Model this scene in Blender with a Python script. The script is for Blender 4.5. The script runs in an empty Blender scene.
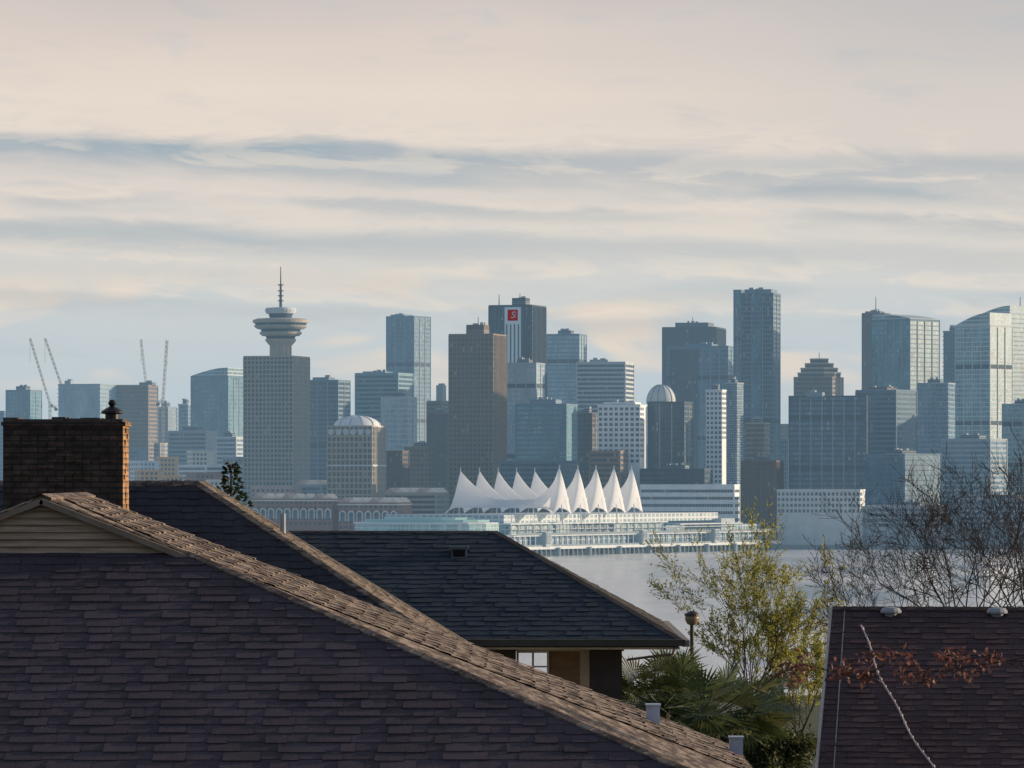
import bpy, bmesh, math, random
from mathutils import Vector, Matrix
C = bpy.context.scene.collection
F = 4400.0; HZ = 477.0; EYE = 50.0
R = math.radians
def P(px, py, D): return Vector(((px-512)*D/F, D, EYE-(py-HZ)*D/F))
def X(px, D): return (px-512)*D/F
def Zp(py, D): return EYE-(py-HZ)*D/F
def lin(r, g, b):
    f = lambda c: (c/255/12.92) if c/255 <= .04045 else ((c/255+.055)/1.055)**2.4
    return (f(r), f(g), f(b), 1)

# ---------------------------------------------------------------- nodes
class NT:
    def __init__(s, mat):
        mat.use_nodes = True
        s.t = mat.node_tree; s.t.nodes.clear()
    def n(s, typ, ins=None, **kw):
        nd = s.t.nodes.new(typ)
        for k, v in kw.items(): setattr(nd, k, v)
        for k, v in (ins or {}).items():
            if isinstance(v, bpy.types.NodeSocket): s.t.links.new(v, nd.inputs[k])
            else: nd.inputs[k].default_value = v
        return nd
    def m(s, op, a, b=0.0, c=None):
        d = {0: a, 1: b}
        if c is not None: d[2] = c
        return s.n('ShaderNodeMath', d, operation=op).outputs[0]
    def mix(s, fac, a, b, blend='MIX'):
        nd = s.n('ShaderNodeMix', None, data_type='RGBA', blend_type=blend)
        for i, v in ((0, fac), (6, a), (7, b)):
            if isinstance(v, bpy.types.NodeSocket): s.t.links.new(v, nd.inputs[i])
            else: nd.inputs[i].default_value = v if i == 0 else (tuple(v)+(1,))[:4]
        return nd.outputs[2]
    def ramp(s, fac, stops):
        nd = s.n('ShaderNodeValToRGB', {0: fac}); e = nd.color_ramp.elements
        while len(e) < len(stops): e.new(.5)
        for el, (p, c) in zip(e, stops): el.position = p; el.color = (tuple(c)+(1,))[:4]
        return nd.outputs[0]
HAZE = (.225, .355, .46, 1)  # aerial haze, mixed into far materials as a flat glow
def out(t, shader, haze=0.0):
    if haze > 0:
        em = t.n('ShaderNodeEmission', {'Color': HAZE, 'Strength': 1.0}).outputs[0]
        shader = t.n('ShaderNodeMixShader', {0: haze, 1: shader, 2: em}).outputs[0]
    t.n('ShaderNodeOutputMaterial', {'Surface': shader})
MC = {}
def rough(col, haze=0, r=.85, var=.25, scale=2.0, bump=0.0, spec=.3, metal=0, stretch=(1,1,1)):
    key = ('r', tuple(col), haze, r, var, scale, bump, metal, stretch)
    if key in MC: return MC[key]
    m = bpy.data.materials.new('surface'); t = NT(m)
    tc = t.n('ShaderNodeTexCoord').outputs['Object']
    mp = t.n('ShaderNodeMapping', {0: tc, 3: stretch}).outputs[0]
    nz = t.n('ShaderNodeTexNoise', {'Vector': mp, 'Scale': scale, 'Detail': 4.0, 'Roughness': .65}).outputs[0]
    nf = t.n('ShaderNodeMapRange', {0: nz, 1: .3, 2: .7, 3: 0., 4: 1.}).outputs[0]
    c = t.mix(nf, [x*(1-var) for x in col[:3]], [min(1, x*(1+var)) for x in col[:3]])
    d = {'Base Color': c, 'Roughness': r, 'Specular IOR Level': spec, 'Metallic': metal}
    if bump: d['Normal'] = t.n('ShaderNodeBump', {'Height': nz, 'Strength': bump, 'Distance': .02}).outputs[0]
    out(t, t.n('ShaderNodeBsdfPrincipled', d).outputs[0], haze); MC[key] = m
    return m
def shinglemat(col, sun_streak=0.0):
    m = bpy.data.materials.new('shingle'); t = NT(m)
    tc = t.n('ShaderNodeTexCoord').outputs['Object']
    gr = t.n('ShaderNodeTexNoise', {'Vector': tc, 'Scale': 45., 'Detail': 5.0, 'Roughness': .8}).outputs[0]
    pt = t.n('ShaderNodeTexNoise', {'Vector': tc, 'Scale': 1.1, 'Detail': 5.0, 'Roughness': .65}).outputs[0]
    k = t.m('ADD', t.m('MULTIPLY', gr, 1.4), t.m('MULTIPLY', pt, .9))
    f = t.n('ShaderNodeMapRange', {0: k, 1: .85, 2: 1.45, 3: 0., 4: 1.}).outputs[0]
    c = t.mix(f, [x*.6 for x in col], [x*1.4 for x in col])
    if sun_streak:  # dapple of low sun and shade painted into the shingle colour
        sn = t.n('ShaderNodeTexNoise', {'Vector': t.n('ShaderNodeMapping', {0: tc, 3: (2.5, .9, 9)}).outputs[0], 'Scale': 2.2, 'Detail': 5.0, 'Roughness': .7}).outputs[0]
        sf = t.n('ShaderNodeMapRange', {0: sn, 1: .47, 2: .6, 3: 0., 4: sun_streak}).outputs[0]
        c = t.mix(sf, c, (.36, .29, .235))
        sf2 = t.n('ShaderNodeMapRange', {0: sn, 1: .47, 2: .34, 3: 0., 4: sun_streak}).outputs[0]
        c = t.mix(sf2, c, (.045, .032, .032))
    bp = t.n('ShaderNodeBump', {'Height': gr, 'Strength': .5, 'Distance': .01}).outputs[0]
    out(t, t.n('ShaderNodeBsdfPrincipled', {'Base Color': c, 'Roughness': .9, 'Specular IOR Level': .2, 'Normal': bp}).outputs[0]); return m
def facade(g1, g2, line, w=1.6, h=3.6, lw=.14, lh=.28, haze=.25, r=.2):
    key = ('f', g1, g2, line, w, h, lw, lh, haze, r)
    if key in MC: return MC[key]
    m = bpy.data.materials.new('glazing'); t = NT(m)
    tc = t.n('ShaderNodeTexCoord').outputs['Object']
    s = t.n('ShaderNodeSeparateXYZ', {0: tc})
    hx = t.m('DIVIDE', t.m('ADD', s.outputs[0], s.outputs[1]), w); vz = t.m('DIVIDE', s.outputs[2], h)
    cell = t.n('ShaderNodeCombineXYZ', {0: t.m('FLOOR', hx), 1: t.m('FLOOR', vz), 2: 0.0}).outputs[0]
    wn = t.n('ShaderNodeTexWhiteNoise', {0: cell}, noise_dimensions='2D').outputs[0]
    big = t.n('ShaderNodeTexNoise', {'Vector': t.n('ShaderNodeMapping', {0: tc, 3: (1, 1, .35)}).outputs[0], 'Scale': .05, 'Detail': 3.0, 'Distortion': 1.4}).outputs[0]  # broad cloud reflections painted into the glass colour
    bigf = t.n('ShaderNodeMapRange', {0: big, 1: .36, 2: .66}).outputs[0]
    fac = t.m('ADD', t.m('MULTIPLY', t.m('POWER', wn, 1.6), .38), t.m('MULTIPLY', bigf, .75))
    c = t.mix(t.m('MINIMUM', fac, 1.0), g1, g2)
    lit = t.m('GREATER_THAN', wn, .965)
    c = t.mix(t.m('MULTIPLY', lit, .35), c, (.78, .70, .56))
    ml = t.m('LESS_THAN', t.m('FRACT', hx), lw); fl = t.m('LESS_THAN', t.m('FRACT', vz), lh)
    msk = t.m('MAXIMUM', ml, fl)
    c = t.mix(msk, c, line)
    ro = t.m('ADD', t.m('MULTIPLY', msk, .5), r)
    bs = t.n('ShaderNodeBsdfPrincipled', {'Base Color': c, 'Roughness': ro, 'Specular IOR Level': .7}).outputs[0]
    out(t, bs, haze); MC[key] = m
    return m
def brick(c1, c2, mortar, bw=.21, bh=.07):
    m = bpy.data.materials.new('brickwork'); t = NT(m)
    tc = t.n('ShaderNodeTexCoord').outputs['Object']; s = t.n('ShaderNodeSeparateXYZ', {0: tc})
    v = t.n('ShaderNodeCombineXYZ', {0: t.m('ADD', s.outputs[0], s.outputs[1]), 1: s.outputs[2], 2: 0.}).outputs[0]
    nz = t.n('ShaderNodeTexNoise', {'Vector': tc, 'Scale': 5.0, 'Detail': 6.0, 'Roughness': .7}).outputs[0]
    b = t.n('ShaderNodeTexBrick', {'Vector': v, 'Color1': (*c1, 1), 'Color2': (*c2, 1), 'Mortar': (*mortar, 1), 'Scale': 1.0, 'Mortar Size': .011, 'Brick Width': bw, 'Row Height': bh, 'Bias': 0.0})
    c = t.mix(.85, b.outputs[0], t.ramp(nz, [(.32, (.25, .22, .2)), (.5, (.8, .75, .7)), (.68, (1.6, 1.4, 1.3))]), 'MULTIPLY')
    hgt = t.m('ADD', t.m('MULTIPLY', b.outputs[1], -1.0), t.m('MULTIPLY', nz, .8))
    bp = t.n('ShaderNodeBump', {'Height': hgt, 'Strength': 1.0, 'Distance': .02}).outputs[0]
    out(t, t.n('ShaderNodeBsdfPrincipled', {'Base Color': c, 'Roughness': .9, 'Normal': bp}).outputs[0])
    return m

# ---------------------------------------------------------------- mesh builder
class MB:
    def __init__(s): s.v = []; s.f = []; s.m = []
    def face(s, pts, m=0):
        i = len(s.v); s.v += [tuple(p) for p in pts]; s.f.append(tuple(range(i, i+len(pts)))); s.m.append(m)
    def box(s, x0, x1, y0, y1, z0, z1, m=0, mr=None):
        i = len(s.v)
        s.v += [(x0,y0,z0),(x1,y0,z0),(x1,y1,z0),(x0,y1,z0),(x0,y0,z1),(x1,y0,z1),(x1,y1,z1),(x0,y1,z1)]
        for k_, q in enumerate(((0,3,2,1),(4,5,6,7),(0,1,5,4),(1,2,6,5),(2,3,7,6),(3,0,4,7))): s.f.append(tuple(i+k for k in q)); s.m.append(mr if (mr is not None and k_ == 3) else m)
        return s
    def prism(s, poly, z0, z1, m=0):
        n = len(poly); i = len(s.v)
        s.v += [(p[0], p[1], z0) for p in poly]+[(p[0], p[1], z1) for p in poly]
        s.f.append(tuple(i+k for k in reversed(range(n)))); s.f.append(tuple(i+n+k for k in range(n))); s.m += [m, m]
        for k in range(n): s.f.append((i+k, i+(k+1) % n, i+n+(k+1) % n, i+n+k)); s.m.append(m)
        return s
    def xprism(s, prof, y0, y1, m=0):
        """profile in x,z extruded along y"""
        n = len(prof); i = len(s.v)
        s.v += [(p[0], y0, p[1]) for p in prof]+[(p[0], y1, p[1]) for p in prof]
        s.f.append(tuple(i+k for k in range(n))); s.f.append(tuple(i+n+k for k in reversed(range(n)))); s.m += [m, m]
        for k in range(n): s.f.append((i+(k+1) % n, i+k, i+n+k, i+n+(k+1) % n)); s.m.append(m)
        return s
    def tube(s, p, q, r0, r1, k=5, m=0, cap=True):
        p = Vector(p); q = Vector(q); d = q-p
        if d.length < 1e-6: return s
        d.normalize(); a = d.orthogonal().normalized(); b = d.cross(a); i = len(s.v)
        for c, r in ((p, r0), (q, r1)):
            for j in range(k):
                an = 2*math.pi*j/k; s.v.append(tuple(c+a*math.cos(an)*r+b*math.sin(an)*r))
        for j in range(k): s.f.append((i+j, i+(j+1) % k, i+k+(j+1) % k, i+k+j)); s.m.append(m)
        if cap: s.f.append(tuple(i+j for j in reversed(range(k)))); s.f.append(tuple(i+k+j for j in range(k))); s.m += [m, m]
        return s
    def lathe(s, cx, cy, prof, k=24, m=0):
        i = len(s.v)
        for r, z in prof:
            for j in range(k):
                an = 2*math.pi*j/k; s.v.append((cx+r*math.cos(an), cy+r*math.sin(an), z))
        for a in range(len(prof)-1):
            for j in range(k): s.f.append((i+a*k+j, i+a*k+(j+1) % k, i+(a+1)*k+(j+1) % k, i+(a+1)*k+j)); s.m.append(m)
        s.f.append(tuple(i+j for j in reversed(range(k)))); s.f.append(tuple(i+(len(prof)-1)*k+j for j in range(k))); s.m += [m, m]
        return s
    def build(s, name, mats, parent=None, smooth=False, origin=None):
        me = bpy.data.meshes.new(name)
        o3 = Vector(origin) if origin is not None else Vector((0, 0, 0))
        me.from_pydata([tuple(Vector(v)-o3) for v in s.v], [], s.f)
        if not isinstance(mats, (list, tuple)): mats = [mats]
        for mm in mats: me.materials.append(mm)
        me.polygons.foreach_set('material_index', s.m)
        if smooth: me.polygons.foreach_set('use_smooth', [True]*len(s.f))
        me.update()
        o = bpy.data.objects.new(name, me); C.objects.link(o); o.location = o3
        if parent:
            o.parent = parent
            if origin is not None and parent.rotation_euler.z == 0: o.location = o3-parent.location
        return o
def thing(name, label, cat, loc=(0,0,0), rz=0, group=None):
    o = bpy.data.objects.new(name, None); C.objects.link(o); o.location = loc; o.rotation_euler = (0,0,rz)
    o['label'] = label; o['category'] = cat
    if group: o['group'] = group
    return o
def struct(o): o['kind'] = 'structure'; return o
def W(mb, name, mats, root, smooth=False):
    return mb.build(name, mats, root, smooth, origin=root.location)

# ---------------------------------------------------------------- world + light
SUN_AZ, SUN_EL = 74, 9
w = bpy.data.worlds.new('World'); bpy.context.scene.world = w; t = NT(w)
sky = t.n('ShaderNodeTexSky', None, sky_type='NISHITA', sun_disc=False, sun_elevation=R(SUN_EL), sun_rotation=R(SUN_AZ), altitude=50, air_density=1.0, dust_density=2.0, ozone_density=1.5).outputs[0]
skys = t.mix(1.0, sky, (.13, .14, .158), 'MULTIPLY')
g = t.n('ShaderNodeTexCoord').outputs['Generated']; s = t.n('ShaderNodeSeparateXYZ', {0: g})
hyp = t.m('SQRT', t.m('ADD', t.m('MULTIPLY', s.outputs[0], s.outputs[0]), t.m('MULTIPLY', s.outputs[1], s.outputs[1])))
el = t.m('DIVIDE', s.outputs[2], t.m('MAXIMUM', hyp, .001))
az = t.m('ARCTAN2', s.outputs[0], s.outputs[1])
def cl(sx, sz, det, dist=0.0, ro=.55, off=0.0):
    v = t.n('ShaderNodeCombineXYZ', {0: t.m('MULTIPLY', az, sx), 1: t.m('MULTIPLY', t.m('ADD', el, t.m('MULTIPLY', az, .04)), sz), 2: off}).outputs[0]
    return t.n('ShaderNodeTexNoise', {'Vector': v, 'Scale': 1.0, 'Detail': det, 'Roughness': ro, 'Distortion': dist}).outputs[0]
def sm(v, a, b, lo=0., hi=1.): return t.n('ShaderNodeMapRange', {0: v, 1: a, 2: b, 3: lo, 4: hi}, interpolation_type='SMOOTHSTEP').outputs[0]
n1 = cl(9, 40, 2., .3); n2 = cl(30, 140, 6., .4, .6, 3.0); mkA = cl(18, 60, 3., .3, .55, 31.)
u = t.m('ADD', t.m('DIVIDE', el, .12), t.m('MULTIPLY', t.m('SUBTRACT', n1, .5), .14))
base = t.ramp(u, [(0, lin(184,196,204)), (.14, lin(187,201,209)), (.26, lin(196,205,209)), (.36, lin(208,210,208)),
    (.48, lin(221,214,206)), (.60, lin(219,210,203)), (.72, lin(230,217,205)), (.84, lin(219,207,199)), (.95, lin(199,192,189))])
base = t.mix(t.m('MULTIPLY', sm(az, -.02, .11), sm(el, .06, .10, 0., .55)), base, lin(186,188,191))
warp = t.m('ADD', t.m('MULTIPLY', t.m('SUBTRACT', n1, .5), .009), t.m('MULTIPLY', t.m('SUBTRACT', n2, .5), .009))
DARKC = lin(155,173,184); RIM = lin(240,226,209)
ew = t.m('ADD', t.m('ADD', el, t.m('MULTIPLY', az, .03)), warp)
base = t.mix(t.m('MULTIPLY', sm(mkA, .50, .66, 0., .7), t.m('MULTIPLY', sm(el, .012, .028), sm(el, .038, .054, 1., 0.))), base, lin(236,218,198))
for (y, hw, st, fd, mu, rim) in [(160, 21, .95, (.16, -.11, .5, 1.), 0, .4), (183, 15, .6, (-.08, .03, 0., 1.), 1, .5), (214, 12, .45, None, 1, .3),
        (246, 19, .6, (.1, -.1, .4, 1.), 0, .35), (286, 16, .35, (-.02, .08, .3, 1.), 1, .5), (318, 13, .3, None, 1, .4)]:
    e0 = (HZ-y)/F; d = t.m('SUBTRACT', ew, e0); h_ = hw/F
    m1 = t.m('MULTIPLY', sm(d, h_*.1, h_, 1., 0.), sm(d, -h_*1.7, 0., 0., 1.))
    m1 = t.m('MULTIPLY', m1, sm(mkA, .38, .58, st*.15, st) if mu else sm(mkA, .3, .6, st*.75, st))
    if fd: m1 = t.m('MULTIPLY', m1, sm(az, min(fd[0], fd[1]), max(fd[0], fd[1]), fd[2] if fd[0] < fd[1] else fd[3], fd[3] if fd[0] < fd[1] else fd[2]))
    base = t.mix(m1, base, DARKC)
    r1 = t.m('MULTIPLY', t.m('MULTIPLY', sm(d, h_*.5, h_*1.0), sm(d, h_*1.1, h_*2.8, 1., 0.)), sm(n2, .44, .58, 0., rim))
    base = t.mix(r1, base, RIM)
base = t.mix(sm(n2, .52, .72, 0., .3), base, lin(178,190,198))
front = t.n('ShaderNodeMapRange', {0: s.outputs[1], 1: -.25, 2: .5, 3: 0.25, 4: 1.}).outputs[0]
high = t.n('ShaderNodeMapRange', {0: el, 1: .15, 2: .8, 3: 1., 4: .35}).outputs[0]
col = t.mix(t.m('MULTIPLY', front, high), skys, base)
bg = t.n('ShaderNodeBackground', {'Color': col, 'Strength': 1.0}).outputs[0]
t.n('ShaderNodeOutputWorld', {'Surface': bg})
sl = bpy.data.lights.new('sun', 'SUN'); sl.energy = 4.9; sl.angle = R(.6); sl.color = (1, .78, .55)
so = bpy.data.objects.new('sun', sl); C.objects.link(so)
sd = Vector((math.sin(R(SUN_AZ))*math.cos(R(SUN_EL)), math.cos(R(SUN_AZ))*math.cos(R(SUN_EL)), math.sin(R(SUN_EL))))
so.rotation_euler = sd.to_track_quat('Z', 'Y').to_euler(); so.location = (200, 50, 120)
cam = bpy.data.cameras.new('camera'); co = bpy.data.objects.new('camera', cam); C.objects.link(co)
co.location = (0, 0, EYE); co.rotation_euler = (R(90), 0, 0)
cam.sensor_width = 36; cam.lens = 36*F/1024; cam.shift_y = (HZ-384)/1024; cam.clip_start = 1; cam.clip_end = 40000
bpy.context.scene.camera = co
bpy.context.scene.view_settings.view_transform = 'Standard'

# ---------------------------------------------------------------- setting
def sheet(name, pts, mat):
    mb = MB(); mb.face(pts); return struct(mb.build(name, mat))
wm = bpy.data.materials.new('water'); t = NT(wm)
tc = t.n('ShaderNodeTexCoord').outputs['Object']
a1 = t.n('ShaderNodeTexNoise', {'Vector': t.n('ShaderNodeMapping', {0: tc, 3: (.3, .06, 1)}).outputs[0], 'Scale': 1.0, 'Detail': 5.0}).outputs[0]
a2 = t.n('ShaderNodeTexNoise', {'Vector': t.n('ShaderNodeMapping', {0: tc, 3: (.012, .004, 1)}).outputs[0], 'Scale': 1.0, 'Detail': 6.0}).outputs[0]
bp = t.n('ShaderNodeBump', {'Height': a1, 'Strength': .3, 'Distance': .3}).outputs[0]
ro = t.n('ShaderNodeMapRange', {0: a2, 1: .35, 2: .65, 3: .1, 4: .3}).outputs[0]
out(t, t.n('ShaderNodeBsdfPrincipled', {'Base Color': t.mix(t.m('ADD', t.m('MULTIPLY', a2, .6), t.m('MULTIPLY', a1, .4)), (.55, .60, .62), (.95, .93, .90)), 'Roughness': ro, 'Normal': bp, 'IOR': 1.33, 'Specular IOR Level': .8}).outputs[0], .08)
sheet('water', [(-6000, 600, 0), (6000, 600, 0), (6000, 9000, 0), (-6000, 9000, 0)], wm)
mb = MB()
def terr(x, y):
    if y < 70: z = 42
    elif y < 1020: z = 42-(y-70)*42.5/950
    else: z = -.5-(y-1020)*.05
    return z+(.5*math.sin(x*.05)*math.sin(y*.03) if y < 1000 else 0)
ys = [-300+i*20 for i in range(16)]+[20+i*25 for i in range(42)]
xs = [-900+i*45 for i in range(41)]
for y in ys:
    for x in xs: mb.v.append((x, y, terr(x, y)))
n = len(xs)
for j in range(len(ys)-1):
    for i in range(n-1): mb.f.append((j*n+i, j*n+i+1, (j+1)*n+i+1, (j+1)*n+i)); mb.m.append(0)
struct(mb.build('terrain', rough((.05, .065, .03), scale=.4, var=.5), smooth=True))
CITYZ = 3.0
mb = MB(); mb.prism([(-3000, 2960), (-160, 2960), (-120, 3040), (160, 3040), (3000, 2990), (6000, 20000), (-6000, 20000)], -2, CITYZ)
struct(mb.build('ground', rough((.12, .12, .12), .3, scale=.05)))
mb = MB(); random.seed(3); xs = [-5000+i*125 for i in range(81)]
rows = [(8800, 0), (9500, .6), (10500, 1), (12500, .7)]
for y, k in rows:
    for x in xs: mb.v.append((x, y, 3+k*(96+22*math.sin(x*.0013+1)+12*math.sin(x*.004)+5*math.sin(x*.013+k))))
n = len(xs)
for j in range(3):
    for i in range(n-1): mb.f.append((j*n+i, j*n+i+1, (j+1)*n+i+1, (j+1)*n+i)); mb.m.append(0)
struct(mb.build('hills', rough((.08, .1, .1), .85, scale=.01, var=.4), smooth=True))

# ---------------------------------------------------------------- towers
G = {'blue': ((.018, .075, .14), (.15, .31, .44)), 'teal': ((.035, .14, .175), (.24, .48, .55)), 'dark': ((.010, .026, .045), (.065, .125, .18)),
     'light': ((.17, .31, .40), (.52, .69, .78)), 'brownglass': ((.035, .036, .04), (.13, .125, .125))}
WL = {'beige': (.50, .44, .36), 'brown': (.17, .13, .11), 'white': (.86, .88, .88), 'grey': (.38, .43, .47), 'darkgrey': (.08, .105, .13), 'slate': (.18, .27, .34), 'brick': (.40, .24, .20), 'pale': (.64, .67, .67), 'tan': (.30, .235, .185), 'tealgrey': (.27, .42, .45), 'orange': (.85, .50, .26), 'cream': (.9, .8, .68), 'pink': (.62, .46, .42)}  # orange holds warm sunlight painted into the shed walls
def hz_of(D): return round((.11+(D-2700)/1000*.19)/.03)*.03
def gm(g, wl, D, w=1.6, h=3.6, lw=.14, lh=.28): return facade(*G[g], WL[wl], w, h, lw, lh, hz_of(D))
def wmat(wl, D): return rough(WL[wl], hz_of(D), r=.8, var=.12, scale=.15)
def tower(name, label, x0, xc, x1, ytop, D, style='curtain', g='blue', wl='slate', ex=(), fh=3.6, ww=1.6, cat='tower', mech=True, ybot=532, lw=.16, lh=.28, group=None, bf=.56):
    s = D/F; w1 = max((xc-x0)*s, 1.0); w2 = (x1-xc)*s
    if w2 < .5: th = 0; a = w1; b = max(12, min(a, 30))
    else:
        th = min(max(math.atan2(w2, w1), R(12)), R(62)); a = w1/math.cos(th); b = w2/math.sin(th)
    ct, st = math.cos(th), math.sin(th)
    r = thing(name, label, cat, (X(xc, D), D, CITYZ), -th, group)
    H = Zp(ytop, D)-CITYZ; zb = max(0, Zp(ybot, D)-CITYZ)
    wm_ = wmat(wl, D)
    if style == 'bands':
        MB().box(-a, 0, 0, b, 0, H).build('wall', wm_, r)
        gl = gm(g, wl, D, ww, fh, .12, 0.0); nf = int((H-zb)/fh)
        for i in range(nf):
            z = H-(i+1)*fh+.5
            MB().box(-a-.12, .12, -.12, b+.12, z, z+fh*bf).build('window_band', gl, r)
        for cx, cy in ((-a, 0), (0, 0), (0, b)): MB().box(cx-.5, cx+.5, cy-.5, cy+.5, 0, H-.01).build('corner_pier', wm_, r)
    elif style == 'piers':
        MB().box(-a, 0, 0, b, 0, H).build('glazed_wall', gm(g, wl, D, ww, fh, .05, .32), r)
        sp = 3.2; k = max(2, round(a/sp))
        for i in range(k+1): x = -a+i*a/k; MB().box(x-.45, x+.45, -.6, .05, 0, H).build('pier', wm_, r)
        k = max(1, round(b/sp))
        if st > .05:
            for i in range(1, k+1): y = i*b/k; MB().box(-.05, .6, y-.45, y+.45, 0, H).build('pier', wm_, r)
    elif style == 'punched':
        MB().box(-a, 0, 0, b, 0, H).build('wall', wm_, r)
        gl = gm(g, wl, D, .9, fh, .1, 0); k = max(2, round(a/(ww*2.2))); nf = min(int((H-zb)/fh), 90//k)
        for i in range(nf):
            z = H-(i+1)*fh+.7
            for j in range(k):
                xa = -a+(j+.22)*a/k; MB().box(xa, xa+.58*a/k, -.1, .05, z, z+fh*.55).build('window', gl, r)
            if st > .1:
                k2 = max(1, round(b/(ww*2.2)))
                if i < 10:
                    for j in range(min(k2, 4)):
                        ya = (j+.22)*b/k2; MB().box(-.05, .1, ya, ya+.58*b/k2, z, z+fh*.55).build('window', gl, r)
    elif style == 'balcony':
        MB().box(-a, 0, 0, b, 0, H).build('glazed_wall', gm(g, wl, D, ww, fh, .15, .1), r)
        nf = int((H-zb)/fh)
        for i in range(nf):
            z = H-(i+1)*fh
            MB().box(-a-.9, -a*.55, -.9, b*.5, z, z+.4).box(-a*.35, .9, -.9, b*.8, z, z+.4).build('balcony', wm_, r)
    else:
        MB().box(-a, 0, 0, b, 0, H).build('glazed_wall', gm(g, wl, D, ww, fh, lw, lh), r)
        for cx, cy in ((-a, 0), (0, 0), (0, b)): MB().box(cx-.3, cx+.3, cy-.3, cy+.3, 0, H-.01).build('corner_mullion', wm_, r)
        rr = random.Random(int(x0*7+ytop))
        for q in range(rr.choice((1, 2))):
            z = H*(.45+.3*q+rr.random()*.15); MB().box(-a-.2, .2, -.2, b+.2, z, z+fh*.9).build('plant_floor_band', wmat('darkgrey', D), r)
        nfn = max(2, int(a/7))
        for q in range(1, nfn): xq = -a+q*a/nfn; MB().box(xq-.3, xq+.3, -.5, .0, 0, H-.5).build('facade_fin', wmat('grey' if wl in ('slate', 'darkgrey') else wl, D), r)
        nfn = max(2, int(b/9))
        if st > .2:
            for q in range(1, nfn): yq = q*b/nfn; MB().box(.0, .5, yq-.3, yq+.3, 0, H-.5).build('facade_fin', wmat('beige', D), r)
    MB().box(-a-.35, .35, -.35, b+.35, H, H+1.1).build('parapet', wm_, r)
    dm = (a*st+b*ct)/2
    def loc(px):
        wx = (px-xc)*s; wy = dm; return (wx*ct-wy*st, wx*st+wy*ct)
    if mech and not ex: ex = [('box', x0+(x1-x0)*.28, x0+(x1-x0)*.68, ytop-5, 'darkgrey')]
    for e in ex:
        k = e[0]
        if k == 'box':
            _, p0, p1, y, wn = e; cx, cy = loc((p0+p1)/2); hw = (p1-p0)*s/2/(ct+st)
            MB().box(cx-hw, cx+hw, cy-hw, cy+hw, H+.05, Zp(y, D)-CITYZ).build('penthouse', wmat(wn, D), r)
            for q in range(3):
                if Zp(y, D)-CITYZ > H+2+q*1.3: MB().box(cx-hw-.15, cx+hw+.15, cy-hw-.15, cy+hw+.15, H+1.2+q*1.3, H+1.6+q*1.3).build('louvre_band', wmat('grey', D), r)
            zt_ = Zp(y, D)-CITYZ; rr = random.Random(int(p0*3+y))
            for q in range(3):
                ux = cx+rr.uniform(-.7, .7)*hw; uy = cy+rr.uniform(-.7, .7)*hw; k_ = rr.uniform(.8, 1.8)
                MB().box(ux-k_, ux+k_, uy-k_, uy+k_, zt_, zt_+rr.uniform(.8, 2.0)).build('roof_unit', wmat('grey', D), r)
        elif k == 'crown':                       # stepped round crown
            _, p0, p1, y, wn = e; cx, cy = loc((p0+p1)/2); R0 = (p1-p0)*s/2; zt = Zp(y, D)-CITYZ; hs = (zt-H-1)/4
            for q, kf in enumerate((1.0, .86, .66, .42)):
                z0 = H+1.0+q*hs; MB().lathe(cx, cy, [(R0*kf, z0), (R0*kf, z0+hs)], 12).build('crown_step', wmat(wn, D), r)
                MB().lathe(cx, cy, [(R0*kf+.5, z0+hs*.75), (R0*kf+.5, z0+hs+.05)], 12).build('crown_ledge', wmat('beige', D), r)
                MB().lathe(cx, cy, [(R0*kf+.15, z0+hs*.25), (R0*kf+.15, z0+hs*.62)], 12).build('crown_window_ring', wmat('darkgrey', D), r)
        elif k == 'curve':                       # curved glazed roof rising to one side
            _, y, side = e; h_ = Zp(y, D)-CITYZ-H-1.1; z0 = H+1.1; pr = [(-a+.5, z0)]
            for q in range(13):
                f = q/12; pr.append((-a+.5+(a-1)*f, z0+.4+h_*(math.sin(f*math.pi/2) if side > 0 else math.cos(f*math.pi/2))))
            pr.append((-.5, z0))
            MB().xprism(pr, .5, b-.5).build('curved_glass_top', gm(g, 'pale', D, 1.6, 3), r)
        elif k == 'mast':
            _, px, y = e; cx, cy = loc(px); zt = Zp(y, D)-CITYZ
            MB().tube((cx, cy, H), (cx, cy, zt), .5, .25, 6).build('mast', wmat('darkgrey', D), r)
        elif k == 'bay':
            _, f0, f1, y, gg, wn = e
            MB().box(-a+f0*a, -a+f1*a, -1.4, .1, 0, Zp(y, D)-CITYZ).build('projecting_bay', gm(gg, wn, D, 1.3, fh), r)
        elif k == 'sheds':
            n_ = max(3, int(a/7)); ws = a/n_
            for i in range(n_):
                xa = -a+i*ws; MB().xprism([(xa+.15, H+1.1), (xa+ws/2, H+4.4), (xa+ws-.15, H+1.1)], -.3, b).build('peaked_roof', wmat('cream' if i % 3 else 'pink', D), r)
        elif k == 'arches':
            n_ = max(3, int(a/5.5)); zc_ = H-e[1]; ra = a/n_*.40
            for i in range(n_):
                x = -a+(i+.5)*a/n_
                MB().tube((x, -.5, zc_), (x, .1, zc_), ra, ra, 14).box(x-ra, x+ra, -.5, .1, zc_-5, zc_).build('arch_surround', wmat('cream', D), r)
                MB().tube((x, -.7, zc_), (x, -.45, zc_), ra*.62, ra*.62, 14).box(x-ra*.62, x+ra*.62, -.7, -.45, zc_-5, zc_).build('arch_glazing', wmat('slate', D), r)
            MB().box(-a-.5, .5, -.7, b, H-.9, H+.0).build('cornice', wmat('cream', D), r)
        elif k == 'dome':
            _, p0, p1, y, wn = e; cx, cy = loc((p0+p1)/2); rad = (p1-p0)*s/2; hh = Zp(y, D)-CITYZ-H
            pr = [(rad, H)]+[(rad*math.cos(q*math.pi/18), H+1+(hh-1)*math.sin(q*math.pi/18)) for q in range(0, 9)]+[(.05, H+hh)]
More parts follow.
